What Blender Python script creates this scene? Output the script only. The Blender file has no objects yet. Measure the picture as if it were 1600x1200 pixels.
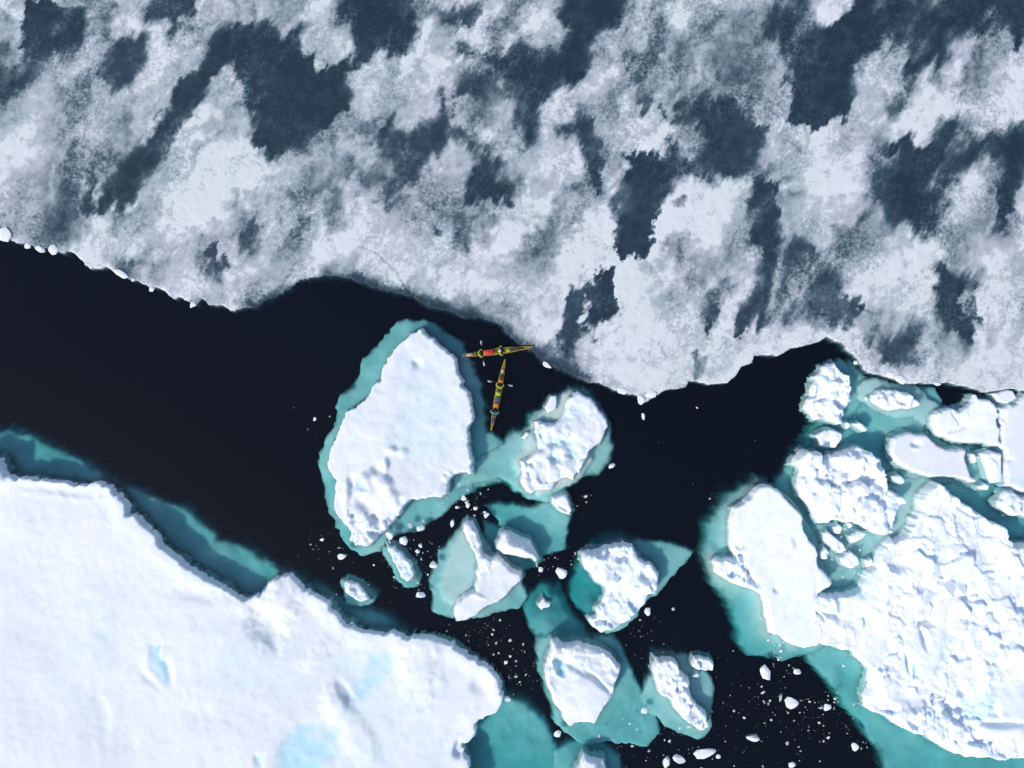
import bpy, bmesh, math, random
import numpy as np
from mathutils import Vector, Matrix

# ------------------------------------------------------------------ camera, sky, sun
SC = bpy.context.scene
COL = SC.collection
H = 70.0            # drone height above the water
S = 0.058           # metres on the water per photo pixel (photo is 1600 px wide)
cam_d = bpy.data.cameras.new("camera")
cam = bpy.data.objects.new("camera", cam_d)
COL.objects.link(cam)
cam.location = (0, 0, H)
cam.rotation_euler = (0, 0, 0)
cam_d.sensor_width = 36
cam_d.lens = 18.0 / (800 * S / H)
cam_d.clip_end = 2000
SC.camera = cam

SUN_EL = math.radians(43)
sun_to = Vector((0.76 * math.cos(SUN_EL), 0.65 * math.cos(SUN_EL), -math.sin(SUN_EL)))   # travel of light
w = bpy.data.worlds.new("World")
SC.world = w
w.use_nodes = True
nt = w.node_tree
sky = nt.nodes.new("ShaderNodeTexSky")
sky.sky_type = 'NISHITA'
sky.sun_disc = False
sky.sun_elevation = SUN_EL
sky.sun_rotation = math.atan2(-sun_to.x, -sun_to.y)
bg = nt.nodes["Background"]
bg.inputs[1].default_value = 0.15
nt.links.new(sky.outputs[0], bg.inputs[0])
sd = bpy.data.lights.new("sun", 'SUN')
sd.energy = 2.9
sd.angle = math.radians(0.6)
sd.color = (1.0, 0.93, 0.86)
sun = bpy.data.objects.new("sun", sd)
COL.objects.link(sun)
sun.rotation_euler = sun_to.to_track_quat('-Z', 'Y').to_euler()
sun.location = (-40, -35, 60)
SC.view_settings.view_transform = 'Standard'
SC.view_settings.look = 'None'
SC.view_settings.exposure = 0.12
SC.view_settings.gamma = 1
SC.render.engine = 'CYCLES'
SC.cycles.transparent_max_bounces = 12
SC.cycles.max_bounces = 6
SC.cycles.diffuse_bounces = 3
SC.cycles.volume_bounces = 0

# ------------------------------------------------------------------ helpers
def tag(o, label=None, cat=None, group=None, kind=None):
    if label: o["label"] = label
    if cat: o["category"] = cat
    if group: o["group"] = group
    if kind: o["kind"] = kind
    return o

def empty(name, loc, rz=0.0):
    o = bpy.data.objects.new(name, None)
    COL.objects.link(o)
    o.location = loc
    o.rotation_euler = (0, 0, rz)
    o.empty_display_size = 0.3
    return o

def link(name, me, mat=None, parent=None):
    o = bpy.data.objects.new(name, me)
    COL.objects.link(o)
    if mat is not None and not me.materials:
        me.materials.append(mat)
    if parent: o.parent = parent
    return o

def px(x, y, z=0.0):
    """photo pixel -> metres, for a point standing z metres above the water"""
    k = (H - z) / H
    return ((x - 800) * S * k, (600 - y) * S * k)

def P(txt, ox=0, oy=0, k=1.0, z=0.0):
    a = [tuple(float(v) for v in t.split(',')) for t in txt.split()]
    return np.array([px(ox + x / k, oy + y / k, z) for x, y in a])

# noise -------------------------------------------------------------
def _hash(ix, iy, seed):
    h = (ix.astype(np.int64) * 374761393 + iy.astype(np.int64) * 668265263 + seed * 2147483647 + 974711) & 0xffffffff
    h = ((h ^ (h >> 13)) * 1274126177) & 0xffffffff
    h = h ^ (h >> 16)
    return (h & 0xffffff).astype(np.float32) / float(0xffffff)

def vnoise(x, y, seed=0):
    ix = np.floor(x); iy = np.floor(y)
    fx = x - ix; fy = y - iy
    fx = fx * fx * fx * (fx * (fx * 6 - 15) + 10); fy = fy * fy * fy * (fy * (fy * 6 - 15) + 10)
    a = _hash(ix, iy, seed); b = _hash(ix + 1, iy, seed)
    c = _hash(ix, iy + 1, seed); d = _hash(ix + 1, iy + 1, seed)
    return (a * (1 - fx) + b * fx) * (1 - fy) + (c * (1 - fx) + d * fx) * fy * 1.0

def fbm(x, y, sc, seed=0, oct=4, gain=0.5):
    """-1..1 fractal noise, sc = size in metres of the biggest lumps"""
    t = np.zeros_like(x, dtype=np.float64); amp = 1.0; tot = 0; f = 1.0 / sc
    ca, sa = 0.8, 0.6
    for o in range(oct):
        xx = (x * ca - y * sa) * f + 17.3 * o; yy = (x * sa + y * ca) * f - 9.1 * o
        t += amp * (vnoise(xx, yy, seed + o * 7) * 2 - 1); tot += amp
        x, y = x * ca - y * sa, x * sa + y * ca
        amp *= gain; f *= 2.03
    return t / tot * 1.5

def blocks(x, y, cell, seed, tilt=0.5):
    """broken slabs: every Voronoi cell is its own tilted plane. returns height -1..1 and the distance to the joint"""
    gx = x / cell; gy = y / cell
    ix = np.floor(gx); iy = np.floor(gy)
    best = np.full(x.shape, 9e9); sec = np.full(x.shape, 9e9); hh = np.zeros(x.shape)
    for dx in (-1, 0, 1):
        for dy in (-1, 0, 1):
            cx = ix + dx; cy = iy + dy
            sx = cx + _hash(cx, cy, seed); sy = cy + _hash(cx, cy, seed + 11)
            ddx = gx - sx; ddy = gy - sy
            d = np.sqrt(ddx ** 2 + ddy ** 2 + 0.5 * ddx * ddy)
            h = (_hash(cx, cy, seed + 23) * 2 - 1) + tilt * 2 * (ddx * (_hash(cx, cy, seed + 31) - .5) * 2 + ddy * (_hash(cx, cy, seed + 41) - .5) * 2)
            m = d < best
            sec = np.where(m, best, np.minimum(sec, d))
            hh = np.where(m, h, hh); best = np.where(m, d, best)
    return hh, (sec - best) * cell

def smooth(a, b, t):
    u = np.clip((t - a) / (b - a), 0, 1)
    return u * u * (3 - 2 * u)

def sdf(poly, x, y):
    """signed distance in metres, positive inside"""
    n = len(poly)
    d2 = np.full(x.shape, 1e18); ins = np.zeros(x.shape, bool)
    for i in range(n):
        ax, ay = poly[i]; bx, by = poly[(i + 1) % n]
        ex, ey = bx - ax, by - ay
        L = ex * ex + ey * ey + 1e-12
        t = np.clip(((x - ax) * ex + (y - ay) * ey) / L, 0, 1)
        d2 = np.minimum(d2, (x - ax - t * ex) ** 2 + (y - ay - t * ey) ** 2)
        if ay != by:
            c = ((ay > y) != (by > y)) & (x < (bx - ax) * (y - ay) / (by - ay) + ax)
            ins ^= c
    return np.where(ins, 1, -1) * np.sqrt(d2)

def warp(x, y, amp, sc, seed, fine=0.3):
    return (x + amp * fbm(x, y, sc, seed) + amp * fine * fbm(x, y, sc * .25, seed + 5),
            y + amp * fbm(x, y, sc, seed + 50) + amp * fine * fbm(x, y, sc * .25, seed + 55))

def grid_mesh(name, X, Y, Z, keep, attrs=None, origin=(0, 0)):
    ny, nx = X.shape
    k = keep
    cell = k[:-1, :-1] & k[1:, :-1] & k[:-1, 1:] & k[1:, 1:]
    used = np.zeros(X.shape, bool)
    used[:-1, :-1] |= cell; used[1:, :-1] |= cell; used[:-1, 1:] |= cell; used[1:, 1:] |= cell
    idx = np.full(X.shape, -1, np.int64); idx[used] = np.arange(used.sum())
    v = np.stack([X[used] - origin[0], Y[used] - origin[1], Z[used]], 1).astype(np.float32)
    a = idx[:-1, :-1][cell]; b = idx[:-1, 1:][cell]; c = idx[1:, 1:][cell]; d = idx[1:, :-1][cell]
    f = np.stack([a, b, c, d], 1).astype(np.int32)
    me = bpy.data.meshes.new(name)
    me.vertices.add(len(v)); me.vertices.foreach_set("co", v.ravel())
    me.loops.add(f.size); me.loops.foreach_set("vertex_index", f.ravel())
    me.polygons.add(len(f))
    me.polygons.foreach_set("loop_start", np.arange(0, f.size, 4, dtype=np.int32))
    me.polygons.foreach_set("loop_total", np.full(len(f), 4, np.int32))
    me.polygons.foreach_set("use_smooth", np.ones(len(f), bool))
    me.update(calc_edges=True)
    for nm, arr in (attrs or {}).items():
        at = me.attributes.new(nm, 'FLOAT', 'POINT')
        at.data.foreach_set("value", arr[used].astype(np.float32))
    me.validate()
    return me

# ------------------------------------------------------------------ materials
def new_mat(name):
    m = bpy.data.materials.new(name); m.use_nodes = True
    n = m.node_tree; b = n.nodes["Principled BSDF"]
    return m, n, b

def rgb(r, g, b):
    f = lambda c: (c / 255 / 12.92) if c / 255 <= 0.04045 else ((c / 255 + .055) / 1.055) ** 2.4
    return (f(r), f(g), f(b), 1)

def nodes_noise(n, scale, detail=4, rough=0.55, coord='Object', dist=0.0):
    tc = n.nodes.new("ShaderNodeTexCoord")
    t = n.nodes.new("ShaderNodeTexNoise"); t.inputs["Scale"].default_value = scale
    t.inputs["Detail"].default_value = detail; t.inputs["Roughness"].default_value = rough
    t.inputs["Distortion"].default_value = dist
    n.links.new(tc.outputs[coord], t.inputs["Vector"])
    return t

def mixc(n, fac, a, b):
    m = n.nodes.new("ShaderNodeMix"); m.data_type = 'RGBA'
    for sock, v in ((m.inputs[0], fac), (m.inputs[6], a), (m.inputs[7], b)):
        if hasattr(v, "is_linked") or hasattr(v, "links"): n.links.new(v, sock)
        else: sock.default_value = v
    return m.outputs[2]

def mathn(n, op, a, b=None, clamp=False):
    m = n.nodes.new("ShaderNodeMath"); m.operation = op; m.use_clamp = clamp
    for i, v in enumerate((a, b)):
        if v is None: continue
        if hasattr(v, "links"): n.links.new(v, m.inputs[i])
        else: m.inputs[i].default_value = v
    return m.outputs[0]

def ramp(n, fac, stops):
    r = n.nodes.new("ShaderNodeValToRGB"); e = r.color_ramp.elements
    while len(e) < len(stops): e.new(0.5)
    for el, (p, c) in zip(e, stops): el.position = p; el.color = c
    n.links.new(fac, r.inputs[0]); return r.outputs[0]

def attr(n, name):
    a = n.nodes.new("ShaderNodeAttribute"); a.attribute_name = name; return a.outputs["Fac"]

def bump(n, b, h, strength, dist):
    bp = n.nodes.new("ShaderNodeBump"); bp.inputs["Strength"].default_value = strength
    bp.inputs["Distance"].default_value = dist
    n.links.new(h, bp.inputs["Height"]); n.links.new(bp.outputs[0], b.inputs["Normal"])

def snow_material(name, white, tint2, melt_col):
    m, n, b = new_mat(name)
    big = nodes_noise(n, 0.16, 3)
    c = mixc(n, ramp(n, big.outputs[0], [(0.35, (0, 0, 0, 1)), (0.68, (1, 1, 1, 1))]), white, tint2)
    mid = nodes_noise(n, 1.3, 6, 0.6)
    c = mixc(n, ramp(n, mid.outputs[0], [(0.45, (0, 0, 0, 1)), (0.75, (.55, .55, .55, 1))]), c, (0.70, 0.745, 0.80, 1))
    mf = nodes_noise(n, 0.9, 5, 0.6)
    ma = mathn(n, 'ADD', attr(n, "melt"), mathn(n, 'MULTIPLY', mathn(n, 'SUBTRACT', mf.outputs[0], 0.5), 0.5))
    ma = mathn(n, 'MULTIPLY', ma, mathn(n, 'GREATER_THAN', attr(n, "melt"), 0.02), True)
    c = mixc(n, ma, c, melt_col)
    n.links.new(c, b.inputs["Base Color"])
    b.inputs["Roughness"].default_value = 0.75
    b.inputs["Specular IOR Level"].default_value = 0.25
    b.subsurface_method = 'BURLEY'; b.inputs["Subsurface Weight"].default_value = 0.6
    b.inputs["Subsurface Radius"].default_value = (0.25, 0.6, 1.0); b.inputs["Subsurface Scale"].default_value = 0.35
    f = nodes_noise(n, 5.0, 8, 0.65)
    bump(n, b, f.outputs[0], 0.2, 0.05)
    return m

M_SNOW = snow_material("snow", (0.785, 0.797, 0.805, 1), (0.74, 0.785, 0.80, 1), (0.42, 0.72, 0.82, 1))
M_RUBBLE = snow_material("rubble_snow", (0.90, 0.91, 0.93, 1), (0.84, 0.90, 0.93, 1), (0.38, 0.66, 0.74, 1))

def ledge_material():
    m, n, b = new_mat("submerged_ice")
    t = nodes_noise(n, 0.35, 7, 0.62, dist=0.4)
    c = ramp(n, t.outputs[0], [(0.3, (0.60, 0.74, 0.70, 1)), (0.5, (0.76, 0.86, 0.84, 1)), (0.7, (0.88, 0.93, 0.92, 1))])
    n.links.new(c, b.inputs["Base Color"]); b.inputs["Roughness"].default_value = 1
    b.inputs["Specular IOR Level"].default_value = 0.0
    b.subsurface_method = 'BURLEY'; b.inputs["Subsurface Weight"].default_value = 1.0
    b.inputs["Subsurface Radius"].default_value = (0.6, 0.9, 1.0); b.inputs["Subsurface Scale"].default_value = 0.9
    # the rim thins out to clear ice
    t2 = nodes_noise(n, 1.6, 6, 0.65)
    al = mathn(n, 'ADD', attr(n, "thick"), mathn(n, 'MULTIPLY', mathn(n, 'SUBTRACT', t2.outputs[0], 0.5), mathn(n, 'MULTIPLY', mathn(n, 'SUBTRACT', 1.0, attr(n, "thick")), 0.9)), True)
    n.links.new(al, b.inputs["Alpha"])
    return m
M_LEDGE = ledge_material()

def sheet_material():
    m, n, b = new_mat("thin_sea_ice")
    D = attr(n, "cover")
    tc = n.nodes.new("ShaderNodeTexCoord")
    fine = nodes_noise(n, 1.1, 9, 0.68, dist=0.25)
    fine2 = nodes_noise(n, 3.6, 9, 0.74)
    mid = nodes_noise(n, 0.28, 6, 0.6, dist=0.5)
    fr = nodes_noise(n, 0.22, 3)          # where the slush is frayed and where it is smooth
    fk = mathn(n, 'MULTIPLY', mathn(n, 'SUBTRACT', fr.outputs[0], 0.36), 4.0, True)
    v = mathn(n, 'ADD', D, mathn(n, 'MULTIPLY', mathn(n, 'SUBTRACT', fine.outputs[0], 0.5), 0.6))
    v = mathn(n, 'ADD', v, mathn(n, 'MULTIPLY', mathn(n, 'MULTIPLY', mathn(n, 'SUBTRACT', fine2.outputs[0], 0.5), 1.5), fk))
    v = mathn(n, 'ADD', v, mathn(n, 'MULTIPLY', mathn(n, 'SUBTRACT', mid.outputs[0], 0.5), 0.35))
    c = ramp(n, v, [(0.0, rgb(33, 48, 63)), (0.22, rgb(50, 68, 83)), (0.40, rgb(78, 95, 106)), (0.56, rgb(122, 134, 143)),
                    (0.74, rgb(161, 168, 175)), (0.90, rgb(184, 188, 193)), (1.0, rgb(212, 214, 216))])
    hue = nodes_noise(n, 0.09, 3)
    mu = n.nodes.new("ShaderNodeMix"); mu.data_type = 'RGBA'; mu.blend_type = 'MULTIPLY'
    n.links.new(mathn(n, 'MULTIPLY', mathn(n, 'SUBTRACT', hue.outputs[0], 0.4), 5.0, True), mu.inputs[0])
    n.links.new(c, mu.inputs[6]); mu.inputs[7].default_value = (0.95, 1.0, 0.96, 1); c = mu.outputs[2]
    n.links.new(c, b.inputs["Base Color"])
    b.inputs["Roughness"].default_value = 0.6
    b.inputs["Specular IOR Level"].default_value = 0.2
    bump(n, b, v, 0.35, 0.05)
    return m
M_SHEET = sheet_material()

def water_material():
    m = bpy.data.materials.new("sea_water"); m.use_nodes = True; n = m.node_tree
    n.nodes.clear()
    out = n.nodes.new("ShaderNodeOutputMaterial")
    tr = n.nodes.new("ShaderNodeBsdfTransparent")
    gl = n.nodes.new("ShaderNodeBsdfGlossy"); gl.inputs["Roughness"].default_value = 0.08
    fr = n.nodes.new("ShaderNodeFresnel"); fr.inputs["IOR"].default_value = 1.333
    t = nodes_noise(n, 1.6, 5, 0.55)
    bp = n.nodes.new("ShaderNodeBump"); bp.inputs["Strength"].default_value = 0.15; bp.inputs["Distance"].default_value = 0.05
    n.links.new(t.outputs[0], bp.inputs["Height"])
    n.links.new(bp.outputs[0], gl.inputs["Normal"]); n.links.new(bp.outputs[0], fr.inputs["Normal"])
    mx = n.nodes.new("ShaderNodeMixShader")
    n.links.new(fr.outputs[0], mx.inputs[0]); n.links.new(tr.outputs[0], mx.inputs[1]); n.links.new(gl.outputs[0], mx.inputs[2])
    df = n.nodes.new("ShaderNodeBsdfDiffuse"); df.inputs["Color"].default_value = (0.0028, 0.0042, 0.0080, 1)   # fine particles in the water
    ad = n.nodes.new("ShaderNodeAddShader"); n.links.new(mx.outputs[0], ad.inputs[0]); n.links.new(df.outputs[0], ad.inputs[1])
    n.links.new(ad.outputs[0], out.inputs["Surface"])
    va = n.nodes.new("ShaderNodeVolumeAbsorption")
    va.inputs["Color"].default_value = (0.44, 0.835, 0.845, 1); va.inputs["Density"].default_value = 1.0
    n.links.new(va.outputs[0], out.inputs["Volume"])
    return m
M_WATER = water_material()

def simple(name, col, rough=0.5, noise=0.15, sc=6):
    m, n, b = new_mat(name)
    t = nodes_noise(n, sc, 4)
    dk = tuple(c * (1 - noise) for c in col[:3]) + (1,)
    n.links.new(mixc(n, t.outputs[0], dk, col), b.inputs["Base Color"])
    b.inputs["Roughness"].default_value = rough
    return m

# ------------------------------------------------------------------ water
def make_water():
    bm = bmesh.new()
    bmesh.ops.create_cube(bm, size=1)
    for v in bm.verts: v.co = Vector((v.co.x * 1600, v.co.y * 1600, -40 + (40 if v.co.z > 0 else -40)))
    me = bpy.data.meshes.new("sea_water"); bm.to_mesh(me); bm.free()
    o = link("sea_water", me, M_WATER)
    return tag(o, kind="structure")
make_water()
def make_floor():
    bm = bmesh.new(); bmesh.ops.create_grid(bm, x_segments=2, y_segments=2, size=795)
    for v in bm.verts: v.co.z = -79
    me = bpy.data.meshes.new("sea_floor"); bm.to_mesh(me); bm.free()
    tag(link("sea_floor", me, simple("sea_mud", (0.05, 0.05, 0.045, 1), 0.9)), kind="structure")
make_floor()

# ------------------------------------------------------------------ the thin ice sheet (upper half of the picture)
EDGE = ("-250,330 -60,352 0,374 30,381 60,388 88,394 100,398 107,394 116,396 128,408 140,419 159,420 167,419 180,429 200,436 207,440 217,439 "
        "232,449 244,450 257,456 272,470 282,466 296,475 307,481 316,470 325,478 347,479 362,487 375,485 385,481 400,484 415,475 "
        "437,462 467,442 495,435 520,432 550,436 575,449 600,457 625,462 644,465 660,477 675,482 700,486 725,497 750,497 775,505 "
        "800,530 815,544 832,552 847,567 861,574 880,582 897,591 920,599 930,600 950,607 975,615 997,620 1007,630 1020,624 1040,611 "
        "1070,608 1077,598 1106,600 1136,601 1146,590 1160,573 1177,568 1178,556 1214,558 1237,546 1271,538 1293,529 1312,536 1320,546 "
        "1335,560 1354,583 1372,588 1390,591 1417,601 1437,599 1462,602 1480,600 1512,607 1537,614 1570,610 1600,612 1900,620 1900,-300 -250,-300")
SHEET = P(EDGE)
SHEET = np.concatenate([[(-420.0, 60.0)], SHEET[:-2], [(420.0, -0.5), (420.0, 520.0), (-420.0, 520.0)]])

# (tile x, tile y, value, strength, softness px, outline in 4x tile pixels)
PONDS = [
 (0,0,.05,1,5,"190,20 270,30 480,30 520,120 560,200 500,290 440,350 330,370 260,430 200,520 130,560 80,610 30,680 -400,700 -400,350 0,450 60,500 140,470 150,400 120,340 130,250 150,190 170,100"),
 (0,0,.12,.95,6,"650,200 690,280 760,200 900,230 950,290 920,350 850,400 820,490 780,590 700,580 650,480 630,400 660,330 640,280"),
 (0,0,.12,.9,9,"870,60 900,20 960,-100 1230,-100 1200,70 1130,140 1110,230 1060,260 1030,170 950,140 880,150"),
 (0,0,.05,1,4.5,"1700,150 1480,150 1390,190 1330,240 1270,340 1230,420 1120,490 1080,570 1070,640 1020,700 1020,760 950,830 900,900 800,930 740,980 700,1070 620,1200 560,1330 680,1340 770,1290 860,1160 960,1070 1060,930 1100,850 1180,710 1250,640 1270,540 1340,440 1400,400 1480,450 1530,580 1560,650 1600,760 1620,900 1700,900"),
 (1,0,.03,1,6,"-60,200 120,200 260,220 290,330 380,430 490,450 600,400 640,330 630,210 560,130 520,60 560,-200 960,-200 970,100 960,220 920,320 860,320 780,330 700,390 580,480 570,560 600,650 530,750 440,790 330,830 290,920 180,960 100,1010 60,950 40,870 -20,840"),
 (0,0,.22,.85,7,"420,880 490,900 500,990 450,1040 480,1090 400,1180 360,1180 380,1000"),
 (0,0,.05,.95,3,"545,1080 580,1070 585,1200 570,1330 500,1300 530,1200"),
 (0,0,.35,.7,14,"480,900 740,980 700,1080 600,1100 520,1040"),
 (0,1,.3,.85,10,"280,130 380,-60 460,-60 480,170 520,200 480,250 400,300 250,300 260,220"),
 (0,1,.42,.6,14,"110,260 280,220 480,230 460,330 300,330 130,330"),
 (0,1,.3,.8,8,"690,400 790,390 830,470 800,530 740,490 680,450"),
 (0,1,.4,.55,14,"820,420 1000,330 1080,420 1050,600 960,620 850,540"),
 (0,1,.12,.9,5,"1320,320 1360,300 1370,460 1350,590 1310,580"),
 (0,1,.3,.6,5,"1250,260 1270,250 1275,420 1260,420"),
 (0,1,.2,.85,7,"1560,200 1610,150 1620,370 1520,380 1530,280"),
 (0,1,.1,.85,3,"1430,400 1450,400 1430,480 1400,470"),
 (1,0,.1,.95,6,"780,850 880,760 960,780 1050,770 1130,700 1160,580 1230,650 1220,790 1200,850 1150,960 1090,980 1000,960 960,900 900,960 860,1000 780,990 760,900"),
 (1,0,.12,.95,6,"900,970 1080,990 1060,1060 1030,1150 1000,1200 920,1170 890,1070"),
 (1,0,.28,.85,9,"560,1010 640,990 700,1050 790,1040 780,1130 720,1160 650,1080"),
 (1,0,.07,1,6,"1350,1080 1400,980 1480,990 1560,1040 1600,1120 1640,1200 1600,1260 1580,1310 1540,1340 1490,1280 1400,1250 1330,1280 1310,1200"),
 (1,0,.22,.85,8,"1210,840 1260,790 1400,860 1430,920 1400,960 1330,900 1280,860"),
 (1,1,.3,.7,10,"1260,130 1330,60 1340,0 1200,80"),
 (1,0,.15,.9,8,"1260,560 1300,450 1380,430 1480,480 1460,560 1380,620 1290,600"),
 (1,0,.3,.8,8,"1340,660 1450,650 1440,710 1370,720"),
 (1,0,.22,.8,12,"1130,100 1380,60 1370,130 1250,180 1130,150 1000,100 1000,60"),
 (1,0,.18,.9,9,"1280,300 1400,340 1600,320 1700,340 1700,560 1600,520 1520,420 1420,360 1300,380"),
 (1,0,.3,.7,12,"1440,150 1600,150 1600,190 1460,190"),
 (2,0,.05,1,7,"250,-200 720,-200 690,90 600,180 540,240 520,320 500,410 440,470 340,490 240,540 200,620 180,750 110,870 60,800 30,640 -50,600 -60,360 100,320 230,350 310,290 340,220 300,190 240,150 290,90"),
 (2,0,.18,.85,9,"960,80 1040,-100 900,-100 900,140 880,280 800,330 700,360 680,390 760,480 830,600 830,680 790,640 780,560 850,560 880,440 930,320 970,180"),
 (2,0,.08,1,6,"400,800 450,720 490,770 570,850 590,900 570,1000 550,1140 510,1130 470,1000 420,920 340,880 330,850"),
 (2,0,.08,.95,7,"1000,620 1080,590 1230,600 1300,660 1380,660 1440,720 1560,830 1550,930 1520,1080 1460,1110 1380,1070 1280,1080 1220,1140 1140,1120 1080,1060 1000,1180 900,1200 880,1150 920,1000 960,900 1040,920 1120,990 1180,900 1150,830 1110,780 1060,790 1010,750 1060,690"),
 (2,0,.1,.85,5,"910,680 980,690 960,760 920,770"),
 (2,0,.4,.5,16,"1260,280 1450,250 1600,400 1600,560 1450,520 1300,480"),
 (2,0,.35,.55,10,"1480,60 1600,0 1600,260 1520,240"),
 (2,0,.1,.9,6,"680,1110 760,1100 830,1180 920,1220 900,1260 640,1260 620,1160"),
 (3,0,.05,1,7,"150,-200 280,-200 260,120 340,200 440,180 520,110 590,-200 1900,-200 1900,190 1600,180 1540,310 1500,220 1350,200 1200,220 1120,280 1140,340 1060,440 1050,510 1030,420 990,380 900,510 850,620 790,700 740,640 860,560 880,480 860,290 840,240 740,260 700,330 640,350 560,400 530,450 560,560 500,640 490,700 390,730 310,800 200,790 130,740 120,650 130,500 90,330 60,250 0,220 0,90 140,80"),
 (3,0,.45,.75,10,"700,-60 920,-60 900,70 860,120 840,60 700,50"),
 (3,0,.5,.7,10,"1000,-60 1200,-60 1150,20 1060,30"),
 (3,0,.35,.4,18,"170,300 300,280 320,500 270,640 190,480"),
 (3,0,.3,.4,18,"1350,120 1500,60 1560,200 1420,200"),
 (3,0,.08,1,7,"770,890 860,900 1000,900 1060,850 1100,750 1180,690 1220,800 1400,820 1600,760 1900,800 1900,1060 1600,1060 1540,1180 1500,1360 1530,1380 1490,1460 1440,1420 1410,1340 1440,1180 1420,1000 1390,960 1310,1010 1250,1070 1220,1090 1170,1150 1110,1200 1100,1310 1050,1390 1030,1460 990,1470 900,1470 860,1430 780,1400 730,1360 700,1300 660,1260 620,1200 600,1050 640,980 700,1000 800,1020 830,950 720,940"),
 (3,0,.3,.75,8,"640,850 720,840 740,920 640,960 600,1100 600,1000"),
 (3,1,.2,.85,6,"620,60 680,40 700,60 640,110 580,180 550,290 490,360 380,340 500,310 560,200 590,90"),
 (3,1,.08,.95,6,"1050,430 1090,430 1180,490 1320,540 1300,620 1310,720 1290,860 1240,1010 1210,1040 1180,960 1130,900 1060,800 1050,700 1060,600 1040,500"),
 (3,1,.6,.7,4,"1210,600 1240,590 1260,650 1250,760 1220,740"),
 (3,1,.12,.6,2,"1035,265 1045,262 1145,375 1135,385"),
 (3,1,.22,.9,7,"640,740 750,800 780,900 850,900 870,840 940,840 920,960 940,1100 800,1120 700,1100 720,1000 650,940 620,860"),
 (3,1,.4,.65,12,"930,860 1060,800 1130,900 1180,1000 1000,1000"),
 (3,1,.42,.55,12,"1330,860 1450,820 1440,960 1380,980"),
 (3,1,.18,.92,6,"100,330 150,260 270,310 310,380 300,440 360,500 480,540 490,620 560,690 590,740 520,830 440,800 380,850 300,870 200,830 90,830 50,780 90,650 80,520"),
 (3,1,.5,.8,6,"150,380 230,380 240,480 210,620 160,600"),
 (3,1,.55,.8,4,"175,790 210,780 235,810 210,845 180,830"),
 (3,1,.5,.7,6,"270,800 330,760 360,800 330,860 290,850"),
 (3,1,.5,.7,6,"85,740 140,730 150,780 100,790"),
 (3,1,.55,.8,4,"590,760 620,755 625,795 595,795"),
 (3,1,.3,.7,10,"380,380 470,330 500,430 480,530 400,500"),
 (3,1,.35,.5,12,"1180,360 1260,380 1380,260 1400,330 1500,350 1330,360 1200,450 1150,420"),
 (2,1,.08,1,4,"1530,-60 1600,-60 1660,20 1650,180 1630,330 1620,480 1605,620 1600,850 1560,860 1510,840 1420,895 1395,860 1420,750 1480,650 1510,530 1570,400 1580,310 1540,280 1500,240 1500,100"),
 (2,1,.7,.9,2,"1560,300 1585,310 1575,350 1555,370"),
 (2,1,.07,1,3.5,"640,40 680,-60 720,-200 960,-200 930,0 920,100 900,200 860,340 820,400 750,410 690,470 640,530 620,620 650,660 640,770 560,800 480,830 500,700 500,620 440,640 420,600 500,560 600,520 635,490 630,380 640,200"),
 (2,1,.15,.95,2.5,"370,545 385,560 400,640 430,620 440,700 420,770 460,780 440,900 410,930 385,1000 330,960 320,900 350,680"),
 (2,1,.38,.8,5,"320,930 410,930 405,1200 250,1120 180,1050 150,980"),
 (2,1,.1,.9,2,"455,850 490,840 480,900 455,890"),
 (2,1,.1,.9,2,"490,935 508,932 508,952 495,955"),
 (2,1,.24,.8,7,"1190,930 1200,720 1250,620 1340,570 1410,560 1350,640 1290,760 1290,830 1240,850 1210,930"),
 (2,1,.4,.6,10,"1080,520 1160,480 1200,560 1140,620 1080,600"),
 (2,1,.3,.8,6,"1110,1080 1180,1080 1190,1190 1110,1190"),
 (1,1,.3,.75,7,"440,60 520,30 540,160 480,240 440,160"),
 (1,1,.15,.9,5,"760,90 790,60 800,-60 870,-60 860,60 910,80 860,110 820,120"),
 (1,1,.2,.8,4,"1110,210 1170,210 1180,260 1130,260"),
 (1,1,.42,.6,8,"960,130 1080,120 1060,180 980,180"),
 (1,1,.3,.7,7,"1450,160 1500,150 1500,190 1460,190"),
 (1,1,.36,.75,9,"400,500 500,390 600,430 700,480 700,560 640,560 500,540"),
 (1,1,.42,.6,10,"270,330 350,330 360,400 280,400"),
 (1,1,.4,.55,12,"1050,700 1250,660 1400,650 1600,730 1640,940 1400,800 1200,760"),
 (2,1,.45,.6,9,"-40,780 30,860 140,1000 300,1130 180,1080 60,980 -40,940"),
 (2,1,.25,.7,4,"1010,60 1080,60 1050,110 1010,100"),
 (2,1,.28,.7,5,"130,280 160,290 160,380 140,360"),
 (2,1,.5,.5,12,"50,420 180,420 180,500 60,540"),
 (0,0,.4,.5,10,"380,740 460,730 440,860 380,880"),
 (0,0,.42,.5,12,"-20,700 60,720 40,860 -20,900"),
 (0,0,.42,.45,12,"540,130 760,160 720,240 600,220"),
 (0,0,1.0,.7,25,"60,780 230,760 280,1000 200,1200 0,1300 0,1000"),
 (0,0,1.0,.65,20,"480,830 660,780 740,860 660,930 520,900"),
 (0,0,1.0,.6,20,"250,460 420,380 560,400 420,500 300,520"),
 (0,0,1.0,.6,14,"770,640 880,620 930,740 860,730"),
 (3,0,1.1,.9,22,"400,980 560,960 600,1080 560,1250 300,1250 260,1100"),
 (2,1,1.1,.9,22,"1170,130 1300,60 1400,180 1300,330 1180,280"),
 (2,1,1.1,.85,20,"440,120 590,40 620,250 560,400 430,330"),
 (2,1,1.05,.8,25,"900,400 1040,420 1020,620 850,620"),
 (2,1,1.0,.8,10,"1290,830 1330,680 1440,600 1520,480 1510,600 1440,720 1390,860"),
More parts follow.
